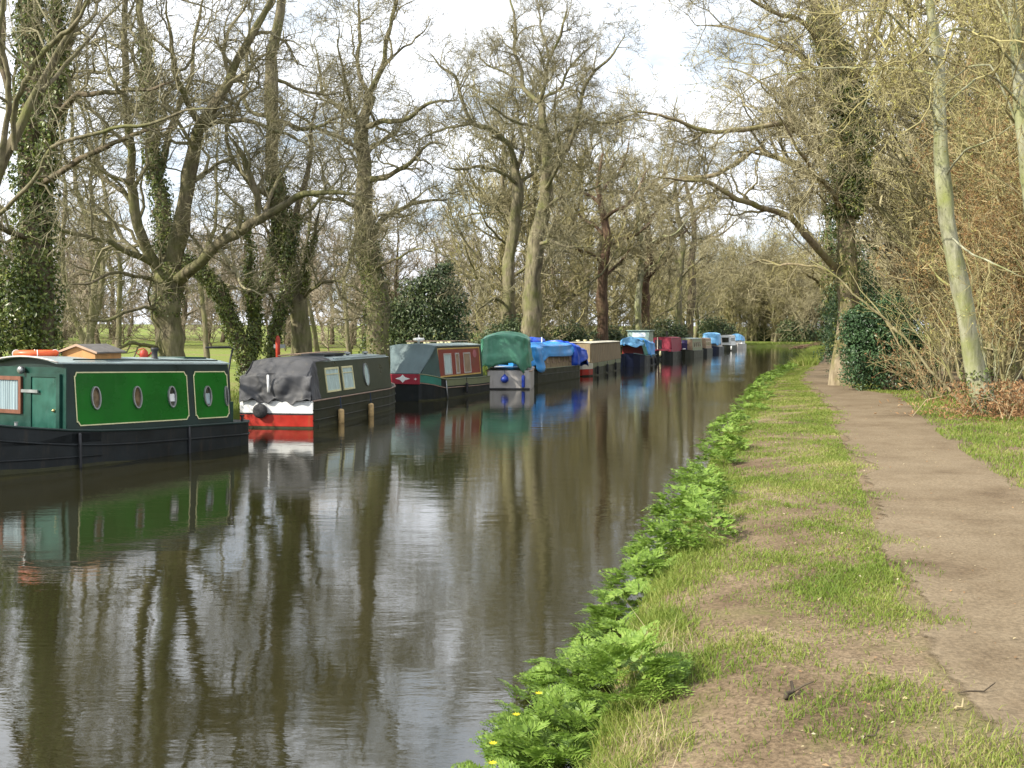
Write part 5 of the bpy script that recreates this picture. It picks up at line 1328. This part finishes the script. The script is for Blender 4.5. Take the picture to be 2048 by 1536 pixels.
b_ = MB(); b_.loft([[(s, -h - .012, z), (s, -h - .012, z - .26), (s, -h + .03, z - .26), (s, -h + .03, z)] for s, h, z in st6 if s > -.1]); b_.build('olive_upper_strake', M_OLIVECAB, B6)
C6 = Cabin(.1, 13.0, .93, .86, .72, 1.86, .05)
C6.walls(M_TANPLANK, B6); C6.roof(M_CREAMROOF, B6, .05, .1, .1)
for k in range(1, 18): C6.plate([(.1 + .73 * k, .74), (.135 + .73 * k, .74), (.135 + .73 * k, 1.83), (.1 + .73 * k, 1.83)], 0, .014, M_TANPAINT, 'batten', B6)
MB().box((.04, -.85, .78), (.09, -.10, 1.85)).build('bow_door', M_TANPLANK, B6, bevel=.01)
MB().box((.02, .0, .95), (.09, .60, 1.7)).build('red_bow_panel', M_REDBAND, B6, bevel=.01)
for s in (2, 4.5, 7): MB().lathe((s, .2, 1.93), [(.08, 0), (.08, .06), (.15, .07), (.1, .12)], 10).build('roof_vent', M_CREAM, B6, True)
for s in (1.3, 5.2, 9.0): fender(B6, (s, -1.1, .05), .5, .07, M_BLACK, M_BLACK, 'fender', .2)

# --- 7: dark hull, blue canvas and wheelhouse
c7 = gp(1292, 733)
B7, _ = boat('blue_canvas_wheelhouse_boat', 'dark hulled boat with blue canvas and pale sage wheelhouse', c7, 14.5, 1.05, 'moored boats')
st7 = [(-1.3, .30, 1.0), (-.8, .7, .92), (-.2, .98, .84), (.4, 1.05, .78), (6.6, 1.05, .78), (7.2, .8, .78)]
hull_loft(st7, -.5).build('hull', M_HULLNAVY, B7)
rail(st7, -.01, -1, .04, M_BLUECOV, 'gunwale_rail', B7, .01)
MB().box((.3, -.78, .75), (1.4, .78, 1.55)).build('red_cabin', M_MAROON, B7, bevel=.03)
drape('bow_canvas', M_PALEBLUE, B7, (.2, .05), 1.05, 1.0, 2.12, 1.55, 4.4, .6, .35, .08, .10, .1)
def g7(u, v): return Vector((-.3 + 2.2 * u - .35 * v, -1.0 + .22 * v + .03 * math.sin(u * 20), .80 + 1.2 * v * (1 - .3 * abs(2 * u - 1))))
MB().grid(g7, 14, 8).build('teal_flap', M_TARPTEAL, B7, True, solid=.01)
drape('side_canvas', M_BLUETARP, B7, (4.2, .0), 2.5, 1.1, 2.05, .72, 6.1, .5, .35, .08, .08, .12)
wh = MB().box((3.6, -.85, .78), (6.2, .85, 2.62)).build('wheelhouse', M_SAGE, B7, bevel=.05)
MB().box((3.585, -.55, 2.18), (3.6, .45, 2.50)).build('white_panel', M_WHITE, wh)
MB().box((3.5, -.95, 2.62), (6.3, .95, 2.70)).build('wheelhouse_roof', M_SAGE, wh, bevel=.02)
for s in (3.0, 5.8): fender(B7, (s, -1.14, .05), .5, .08, M_BLACK, M_BLACK, 'fender', .25)

# --- 8 to 13: the far end of the line
def farboat(name, label, corner, a, L, cab, hullm, cabm, roofm, zt=1.75, half=1.0, bow=.8, bands=None):
    r, _ = boat(name, label, corner, a, half, 'moored boats')
    st = [(-bow, half * .35, .86), (-bow * .5, half * .75, .8), (0, half, .75), (L - 1, half, .72), (L, half * .5, .76)]
    hull_loft(st, -.5).build('hull', hullm, r)
    rail(st, -.01, -1, .03, bands or hullm, 'gunwale_rail', r, .01)
    c = Cabin(cab[0], cab[1], half * .88, half * .78, .72, zt, .07)
    c.walls(cabm, r); c.roof(roofm, r, .03)
    return r, c
B8, C8 = farboat('maroon_covered_boat', 'boat with maroon canvas front and white post', gp(1346, 720), 17, 8, (.3, 7), M_HULLBLK, M_MAROON2, M_MAROON2, 2.02, 1.05)
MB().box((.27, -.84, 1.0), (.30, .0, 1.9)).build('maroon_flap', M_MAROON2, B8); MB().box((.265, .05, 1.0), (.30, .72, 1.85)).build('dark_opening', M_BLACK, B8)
MB().box((-.55, -.95, .78), (.2, .95, .98)).build('maroon_coaming', M_MAROON2, B8, bevel=.03)
MB().tube([(.2, .42, .8), (.2, .42, 2.1)], .045, 8).build('white_post', M_CREAMROOF, B8)
MB().lathe((1.8, -.2, 2.07), [(.09, 0), (.09, .5), (.12, .52), (.12, .6)], 10).build('chimney', M_BLACK, B8)
MB().lathe((-.85, 0, .55), [(.07, -.2), (.10, 0), (.06, .3)], 10).build('bow_fender', M_CREAM, B8, True)
B9, C9 = farboat('olive_cabined_boat', 'olive cabined narrowboat with purple curtained doorway', gp(1388, 716.5), 17, 9, (.2, 8.4), M_HULLGRN, M_OLIVECAB, M_ROOFGREY, 1.9, 1.05, 1.4)
MB().box((.15, -.35, .85), (.19, .2, 1.8)).build('purple_curtain', M_PURPLE, B9); MB().box((.15, -.86, .80), (.19, -.38, 1.85)).build('tan_panel', M_TANPAINT, B9)
MB().box((-1.0, -.3, .86), (-.7, -.05, 1.0)).build('white_box', M_WHITE, B9, bevel=.02)
for k in range(4): C9.window(1.2 + 1.6 * k, 2.0 + 1.6 * k, 1.05, 1.6, .06, M_TANPAINT, M_GLASS, B9)
B10, C10 = farboat('tan_cabined_boat', 'small tan cabined boat with green edged front', gp(1414, 710.5), 17, 7, (.2, 6.2), M_HULLBLK, M_TANPAINT, M_TRIM, 1.85, 1.05, .8)
MB().box((.14, .5, .8), (.19, .84, 1.85)).build('green_edge', M_TARPTEAL, B10)
for k in range(3): C10.window(1.0 + 1.6 * k, 1.7 + 1.6 * k, 1.05, 1.55, .06, M_CREAM, M_GLASS, B10)
B11, C11 = farboat('tall_blue_sheeted_boat', 'navy hulled boat with tall pale blue sheeted cabin', gp(1438, 705.5), 17, 8, (.3, 6), M_HULLNAVY, M_GRP, M_PALEBLUE, 2.0, 1.15, .8)
drape('tarpaulin', M_PALEBLUE, B11, (1.9, 0), 1.9, 1.12, 2.60, 1.05, 8.8, .45, .2, .07, .1, 0)
B12, C12 = farboat('white_cabin_cruiser', 'white cabined cruiser with grey green hull', gp(1464, 701.5), 18, 8, (.3, 6.5), M_HULLGRN, M_WHITE, M_WHITE, 2.15, 1.1, .9)
for k in range(3): C12.window(.9 + 1.7 * k, 1.9 + 1.7 * k, 1.35, 1.85, .05, M_STEEL, M_GLASS, B12)
MB().box((.24, -.6, 1.2), (.29, .5, 1.9)).build('front_screen', M_GLASS, B12)
MB().lathe((-.5, -1.05, .1), [(.09, 0), (.12, .3), (.09, .6)], 10).build('fender', M_WHITE, B12, True)
B13, C13 = farboat('pale_blue_cruiser', 'small pale blue topped cruiser last in the moored line', gp(1486, 697.5), 18, 7, (.3, 5), M_GRP, M_WHITE, M_PALEBLUE, 1.9, 1.1, 1.2)
drape('canopy', M_PALEBLUE, B13, (2.2, 0), 2.2, 1.1, 2.3, 1.3, 1.8, .5, .35, .06, .08, .2)

# --- the red post on the far bank
q = at_px(556, 32.6); q = (q[0], q[1], ground_z(q))
rp = empty('red_post', q, 0, 'tall red post standing among ivy stems behind the grey covered boat', 'post')
MB().tube([(0, 0, 0), (0, 0, 1.25)], .045, 8).build('pole', M_REDPOST, rp)
MB().lathe((0, 0, 1.15), [(.04, 0), (.07, .05), (.075, .6), (.05, .72), (.02, .75)], 12).build('throw_line_case', M_REDPOST, rp, True)
MB().box((-.13, -.02, 1.50), (.24, .02, 1.62)).build('bracket', M_STEEL, rp)
# ------------------------------------------------------------------ verge: grass, bank plants, litter
M_GRASS = leafy('verge_grass', [(0.05, (0.11, 0.175, 0.024)), (0.45, (0.185, 0.25, 0.04)), (0.75, (0.27, 0.295, 0.075)), (0.98, (0.40, 0.345, 0.16))], .55, .35, .25, 1.1)
M_PARSLEY = leafy('parsley_leaves', [(0.05, (0.09, 0.165, 0.02)), (0.5, (0.18, 0.29, 0.04)), (0.95, (0.29, 0.40, 0.085))], .5, .35, .35, 2.0)
M_STRAW = leafy('straw', [(0.1, (0.30, 0.24, 0.13)), (0.6, (0.48, 0.40, 0.23)), (0.95, (0.58, 0.52, 0.36))], .7, .3, .2, 2.0)
M_YELLOW = leafy('petals', [(0.1, (0.75, 0.58, 0.02)), (0.9, (0.85, 0.70, 0.04))], .5, .3, .3)
M_STICK = bark('stick_bark', (0.035, 0.027, 0.02), (0.10, 0.08, 0.055), (0.09, 0.08, 0.04), .2)
def nz(x, y, s, ph=0):                # patchiness
    return (np.sin(x * s + ph) * np.cos(y * s * .83 + ph * 2) + .6 * np.sin(x * s * 2.3 + y * s * 1.1 + ph) + .45 * np.cos(y * s * 3.9 - x * s * 1.7 + ph) + .3 * np.sin(x * s * 7.1 + ph) * np.sin(y * s * 6.3)) / 2.0
def blades(P, h, w, lean, rng):
    n = len(P); a = rng.uniform(0, 2 * np.pi, n)
    sd = np.stack([np.cos(a), np.sin(a), np.zeros(n)], 1) * (w * .5)[:, None]
    b = rng.uniform(0, 2 * np.pi, n); ln = np.stack([np.cos(b), np.sin(b), np.zeros(n)], 1) * (h * lean)[:, None]
    up = np.array([0, 0, 1.0]) * h[:, None]
    V = np.stack([P - sd, P + sd, P + sd * .7 + up * .55 + ln * .35, P - sd * .7 + up * .55 + ln * .35, P + up * .95 + ln], 1)
    i = np.arange(n)[:, None] * 5
    return V.reshape(-1, 3), i + np.array([[0, 1, 2, 3]]), i + np.array([[3, 2, 4]])
def grass_object(name, label, n, sampler, seed, mat, hrange, wscale=1.0, kind='stuff', cat='grass'):
    rng = np.random.default_rng(seed)
    P, dist, tall = sampler(n, rng)
    h = rng.uniform(*hrange, len(P)) * tall
    w = (.0035 + .00055 * dist) * wscale * rng.uniform(.7, 1.3, len(P))
    V, q, t = blades(P, h, w, rng.uniform(.2, 1.1, len(P)), rng)
    me = np_mesh(name, [(V, q, 0)], mat)
    # the tips
    me2 = np_mesh(name, [(V, q, 0), (V, t, 0)], mat)
    bpy.data.meshes.remove(me)
    o = link(name, me2)
    return setprops(o, label, cat, kind=kind)
IDX_D = RE[:, 1]                       # metres ahead of each station
def idx_for(D): return np.interp(D, IDX_D[20:420], np.arange(20, 420))
def verge_sampler(n, rng):
    D = 3.6 * (70 / 3.6) ** (rng.random(n) ** 1.15)
    i = idx_for(D)
    L_ = path_left(i)
    u = rng.uniform(.05, 1, n) * (L_ + .35)
    p = rpt(i, u)
    v = nz(p[:, 0], p[:, 1], 1.5) + .55 * nz(p[:, 0], p[:, 1], 4.3, 1.7)
    near_path = np.clip((u / L_ - .55) / .3, 0, 1); near_water = np.clip((.75 - u) / .5, 0, 1)
    bare = np.clip((7.3 - D) / 2.0, 0, 1)              # trampled ground close by
    thr = .0 + 1.0 * bare - .5 * near_path * (1 - bare * .3) - .9 * near_water
    thr = np.where((u > L_ - .05), .55 + 1.8 * (u - L_), thr)
    keep = v + rng.normal(size=n) * .5 > thr + .20 * np.clip((26 - D) / 12, .3, 1)
    p = p[keep]; D = D[keep]; nw = near_water[keep]
    return p - np.array([0, 0, .006]), D, .55 + 1.3 * nw + .35 * rng.random(len(p)) + .25 * np.clip(v[keep], 0, 1)
grass_object('verge_grass', 'short patchy green grass between water edge and path', 300000, verge_sampler, 21, M_GRASS, (.022, .065))
def right_sampler(n, rng):
    D = 9 * (60 / 9) ** rng.random(n)
    i = idx_for(D); r = path_right(i)
    u = r + rng.uniform(-.25, 2.6, n)
    p = rpt(i, u)
    v = nz(p[:, 0], p[:, 1], 1.3, 3) + .5 * nz(p[:, 0], p[:, 1], 4, 1)
    keep = v + rng.normal(size=n) * .2 + .35 - .3 * np.clip(u - r - 1.5, 0, 2) - 1.4 * np.clip(r - u, 0, 1) > 0
    return p[keep], D[keep], .8 + .6 * rng.random(keep.sum())
grass_object('path_edge_grass', 'green grass strip on the wood side of the path', 60000, right_sampler, 22, M_GRASS, (.03, .08))
def corner_sampler(n, rng):
    c = gp(2030, 1530, .6)
    p = np.stack([c[0] + rng.normal(size=n) * .26, c[1] + rng.normal(size=n) * .22, np.zeros(n)], 1)
    p[:, 2] = [ground_z(q) + .01 for q in p]
    return p, np.full(n, 4.3), .8 + .5 * rng.random(n)
grass_object('corner_grass', 'grass tuft growing within the bare path', 2600, corner_sampler, 23, M_GRASS, (.02, .05))
def farbank_sampler(n, rng):
    i = rng.uniform(np.interp(60, IDX_D[:430], np.arange(430)), len(RE) - 2, n)
    u = rng.random(n) ** 1.5 * 1.6 + .05
    p = rpt(i, u)
    return p, np.maximum(p[:, 1], 60) * .8, 1.6 + 1.5 * rng.random(n)
grass_object('far_bank_grass', 'bright green fringe of grass along the distant right bank', 26000, farbank_sampler, 24, M_GRASS, (.12, .28))
def leftbank_sampler(n, rng):
    k = rng.integers(16, len(LE) - 1, n); v = rng.random(n) ** 1.6 * 2.5 + .1
    p = LE[k] - LEN[k] * v[:, None] + rng.normal(size=(n, 2)) * .4
    return np.stack([p[:, 0], p[:, 1], lprof(v)], 1), np.maximum(p[:, 1], 20), 1.0 + rng.random(n)
grass_object('mooring_grass', 'rough grass along the mooring bank behind the boats', 30000, leftbank_sampler, 25, M_GRASS, (.1, .3))

# --- cow parsley: one frond shape, bent three ways; near plants are built frond by frond
def frond_mesh(seed, length, bend):
    rng = np.random.default_rng(seed); V, Fq = [], []
    def leaflet(p, d, n, s, wd):
        d = d / np.linalg.norm(d); w_ = np.cross(n, d)
        o = len(V)
        V.extend([p, p + d * s * .4 + w_ * s * wd, p + d * s, p + d * s * .4 - w_ * s * wd]); Fq.append((o, o + 1, o + 2, o + 3))
    def axis(t):
        x = t * length; return np.array([x * (1 - .15 * bend * t), 0, length * (.30 * t - bend * t * t)])
    for k in range(9):
        t = .20 + .80 * k / 8
        p = axis(t); d0 = axis(min(t + .02, 1.02)) - axis(t - .02); d0 /= np.linalg.norm(d0)
        ln = length * .50 * (1 - .85 * (t - .20) / .80) + .012
        for sd in (-1, 1):
            d = d0 * .6 + np.array([0, sd, rng.uniform(-.1, .25)]); d /= np.linalg.norm(d)
            nrm = np.array([-.25, -sd * .3, 1.0]) + rng.normal(size=3) * .15; nrm /= np.linalg.norm(nrm)
            nl = 4 if k < 4 else (3 if k < 7 else 1)
            for j in range(nl):
                f = (j + .6) / nl
                q = p + d * ln * f * .8 - np.array([0, 0, .18 * ln * f * f])
                sz = ln * (.50 - .22 * f) * (1 if nl > 1 else 1.4)
                for s2 in (-1, 1): leaflet(q, d * .75 + np.cross(nrm, d) * s2 * .7, nrm + rng.normal(size=3) * .3, sz, .19)
            leaflet(p + d * ln * .72 - np.array([0, 0, .12 * ln]), d, nrm, ln * .32, .2)
    leaflet(axis(.96), d0, np.array([0, 0, 1.0]), length * .14, .25)
    V = np.array(V); Fq = np.array(Fq)
    st = np.array([axis(t) for t in np.linspace(0, 1, 6)])[None]
    S, sf = tubes(st, np.linspace(.003, .001, 6)[None], 3)
    return V, Fq, S, sf
FR = [frond_mesh(k, .23, b_) for k, b_ in enumerate((.30, .48, .15, .38))]
def frond_lo(seed, length, bend):
    V, Fq, _, _ = FR[seed]
    k = np.random.default_rng(seed).permutation(len(Fq))[:34]
    f = Fq[np.sort(k)]; W = V[f].copy(); c = W.mean(1, keepdims=True); W = c + (W - c) * 1.7
    return W.reshape(-1, 3), np.arange(len(f) * 4).reshape(-1, 4)
FR_LO = [frond_lo(k, .23, .3) for k in range(4)]
FR_ME = [np_mesh('frond', [(a, b_, 0), (c, d_, 0)], M_PARSLEY) for a, b_, c, d_ in FR]
def parsley(base, rad, n, seed, near, sc=1.0):
    rng = np.random.default_rng(seed)
    b = np.asarray(base, float)
    root = empty('cow_parsley', tuple(b), 0, 'lush ferny green cow parsley clump at the water edge of the towpath', 'plant', 'cow parsley along the water edge')
    ch = []
    for k in range(n):
        a = rng.uniform(0, 6.28); r = rad * math.sqrt(rng.random()); 
        el = rng.uniform(-.1, 1.0) * (1 - .55 * r / rad)
        hgt = (.10 + .20 * (1 - (r / rad) ** 2)) * rng.uniform(.5, 1.2) * sc
        s = rng.uniform(.62, 1.2) * sc; v = int(rng.integers(0, 4))
        loc = Vector((r * math.cos(a), r * math.sin(a), hgt)); yaw = a + rng.normal() * .7
        if near:
            link('frond', FR_ME[v], root, loc, (rng.normal() * .25, -el * .8, yaw), (s, s, s))
        else:
            Mx = Matrix.Translation(loc) @ Matrix.Rotation(yaw, 4, 'Z') @ Matrix.Rotation(-el * .8, 4, 'Y') @ Matrix.Rotation(rng.normal() * .25, 4, 'X') @ Matrix.Scale(s, 4)
            Mn = np.array(Mx); A, Bf = FR[v][:2] if b[1] < 9 else FR_LO[v]
            ch.append((A @ Mn[:3, :3].T + Mn[:3, 3], Bf, 0))
    if not near:
        link('foliage', np_mesh('foliage', ch, M_PARSLEY), root)['kind'] = 'stuff'
    return root
def bank_at(x, y, z=.32): return gp(x, y, z)
near_spots = [(1075, 1475, .33, 90), (1180, 1440, .34, 95), (1110, 1380, .26, 62), (1255, 1420, .22, 55), (1160, 1310, .28, 75), (1235, 1250, .24, 55), (1270, 1180, .30, 75), (1330, 1120, .28, 65), (1375, 1045, .26, 60), (1040, 1560, .3, 60), (1300, 1150, .25, 60), (1410, 1020, .22, 50), (1400, 960, .25, 55)]
for k, (x, y, r, n) in enumerate(near_spots):
    p = bank_at(x, y, .30); 
    kk, u = rcoord(p); p[2] = float(rprof(max(u, .03))) - .02
    o = parsley(p, r, n, 500 + k, k < 3)
    if k == 0: o['label'] = 'cow parsley clump hanging over the water with yellow flowers in it'
    if k == 1: o['label'] = 'biggest cow parsley clump, casting shade on the bare soil'
rg = np.random.default_rng(9)
D = 9.6
k = 0
while D < 75:
    i = float(idx_for(D)); u = rg.uniform(.02, .42)
    p = rpt(np.array([i]), np.array([u]))[0]
    if rg.random() < (.95 if D < 12 else .72):
        parsley(p, rg.uniform(.16, .42), int(rg.uniform(26, 54) if D < 25 else 24), 600 + k, False, rg.uniform(.75, 1.1) * (1 + max(0, D - 25) * .008)); k += 1
    D += rg.uniform(.35, .75) * (1 + D * .012)

# --- straw, dead leaves, sticks, flowers
def straw_sampler(n, rng):
    c = [(1335, 1315), (1290, 1480), (1420, 1050)]
    P = []
    for x, y in c:
        g = gp(x, y, .5); m_ = n // len(c)
        P.append(np.stack([g[0] + rng.normal(size=m_) * .09, g[1] + rng.normal(size=m_) * .10, np.zeros(m_)], 1))
    P = np.concatenate(P); P[:, 2] = [ground_z(q) for q in P]
    return P, P[:, 1], .5 + rng.random(len(P)) ** 2 * 1.6
grass_object('dead_grass', 'bleached dead grass tufts on the verge', 260, straw_sampler, 31, M_STRAW, (.06, .20), .8)
rng = np.random.default_rng(33)
n = 11000
Dd = 3.8 * (40 / 3.8) ** rng.random(n); ii = idx_for(Dd); uu = rng.uniform(.1, 1, n) ** .8 * 6.5
uu = np.where(rng.random(n) < .3, path_right(ii) + rng.uniform(-.1, 2.6, n), uu)
lit = np.abs(uu - path_left(ii)) < 3.0
P = rpt(ii, uu)[lit]; P[:, 2] += .016
onpath = (uu[lit] > path_left(ii[lit])) & (uu[lit] < path_right(ii[lit])) & (rng.random(lit.sum()) < .8)
P = P[~onpath]; nn = rng.normal(size=(len(P), 3)) * .3 + [0, 0, 1]
V, f = leaves(P, nn, rng.uniform(.008, .03, len(P)) * rng.uniform(.6, 1.1, len(P)) * (1 + P[:, 1] * .012), rng, .65)
pick = rng.random(len(f)) < .5
setprops(link('leaf_litter', np_mesh('leaf_litter', [(V, f[pick], 0), (V, f[~pick], 1)], [M_DEAD, M_STRAW])), 'scattered tan dead leaves on the verge', 'leaf litter', kind='stuff')
def stick(name, label, p, L, r, az, mat=M_STICK, fork=True):
    z = ground_z(p) + r * .9
    root = empty(name, (p[0], p[1], z), az, label, 'stick')
    MB().tube([(-L / 2, 0, 0), (-L * .2, .012, .006), (L * .15, -.008, .012), (L / 2, .02, .045)], [r, r * 1.05, r * .9, r * .55], 8).build('stem', mat, root, True)
    if fork: MB().tube([(L * .1, -.005, .01), (L * .32, -.06, .05), (L * .45, -.10, .07)], [r * .5, r * .4, r * .2], 6).build('side_twig', mat, root, True)
    return root
stick('broken_stick', 'dark broken stick lying on the bare verge', gp(1581, 1386, .56), .13, .013, .95)
stick('thin_dark_twig', 'thin dark twig lying where verge meets path', gp(1742, 1467, .58), .11, .005, .25, fork=False)
stick('long_thin_twig', 'long thin twig lying on the trodden path', gp(1955, 1382, .6), .2, .004, .02, fork=False)
stick('pale_wood_chip', 'pale yellow chip of wood lying on the path', gp(1920, 1413, .6), .05, .007, .05, M_STRAW, False)
for k, (x, y) in enumerate(((1073, 1388), (1030, 1432), (988, 1490), (990, 1528))):
    p = gp(x, y, .42); g_ = ground_z(p)
    fl = empty('celandine', (p[0], p[1], .12), k, 'small yellow celandine flower among the cow parsley', 'flower', 'yellow celandine flowers')
    MB().tube([(0, 0, 0), (.01, 0, .15), (.012, 0, .30)], .002, 4).build('stalk', M_PARSLEY, fl)
    pm = MB()
    for j in range(8):
        a = j * math.pi / 4; c_, s_ = math.cos(a), math.sin(a)
        pm.add([(.012, 0, .30), (.012 + .012 * c_ - .005 * s_, .012 * s_ + .005 * c_, .305), (.012 + .024 * c_, .024 * s_, .308), (.012 + .012 * c_ + .005 * s_, .012 * s_ - .005 * c_, .305)], [(0, 1, 2, 3)])
    pm.build('petals', M_YELLOW, fl)
# --- dry bracken and the small stake by the holly
b = gp(2052, 850, .5) + np.array([.3, .8, 0]); b[2] = ground_z(b)
rng = np.random.default_rng(44); n = 5000
br = empty('dry_bracken', tuple(b), 0, 'collapsed russet bracken at the right of the towpath', 'bracken')
P = np.stack([rng.normal(size=n) * .9, rng.normal(size=n) * .8, rng.random(n) ** 1.6 * .75], 1)
V, f = leaves(P, rng.normal(size=(n, 3)) + [0, 0, .5], rng.uniform(.05, .12, n), rng, .35)
link('fronds', np_mesh('dry_bracken', [(V, f, 0)], M_DEAD), br)['kind'] = 'stuff'
sm = MB()
for k in range(36):
    a = rng.uniform(0, 6.28); x, y = rng.normal(size=2) * .7
    sm.tube([(x, y, -.05), (x + .3 * math.cos(a), y + .3 * math.sin(a), .35), (x + .8 * math.cos(a), y + .8 * math.sin(a), .5)], [.009, .007, .003], 5)
sm.build('stalks', M_STRAW, br)
q = gp(1778, 780, .6)
sk = empty('short_stake', tuple(q), .3, 'short tan wooden stake in front of the holly bush', 'stake')
MB().loft([[(-.05, -.04, -.1), (.05, -.04, -.1), (.05, .04, -.1), (-.05, .04, -.1)], [(-.05, -.04, .42), (.05, -.04, .42), (.05, .04, .42), (-.05, .04, .42)], [(-.03, -.02, .47), (.03, -.02, .47), (.03, .02, .47), (-.03, .02, .47)]]).build('post', M_PINE, sk, bevel=.006)
MB().box((-.09, -.05, .36), (.09, -.042, .46)).build('tag', M_TRIM, sk)
# low heap of red-brown branches at the far end of the path
q = gp(1640, 697, .6)
hp = empty('brushwood_heap', tuple(q), 0, 'low red brown brushwood heap at the far end of the path', 'brushwood')
hm = MB()
for k in range(60):
    a = rng.normal() * .5; x, y = rng.normal() * 1.6, rng.normal() * .7; z = rng.random() * .7 * max(0, 1 - abs(x) / 3)
    hm.tube([(x - 1.1 * math.cos(a), y - 1.1 * math.sin(a), z), (x, y, z + .1), (x + 1.1 * math.cos(a), y + 1.1 * math.sin(a), z + rng.normal() * .1)], [.06, .05, .03], 5)
hm.build('branches', M_RED, hp, True)
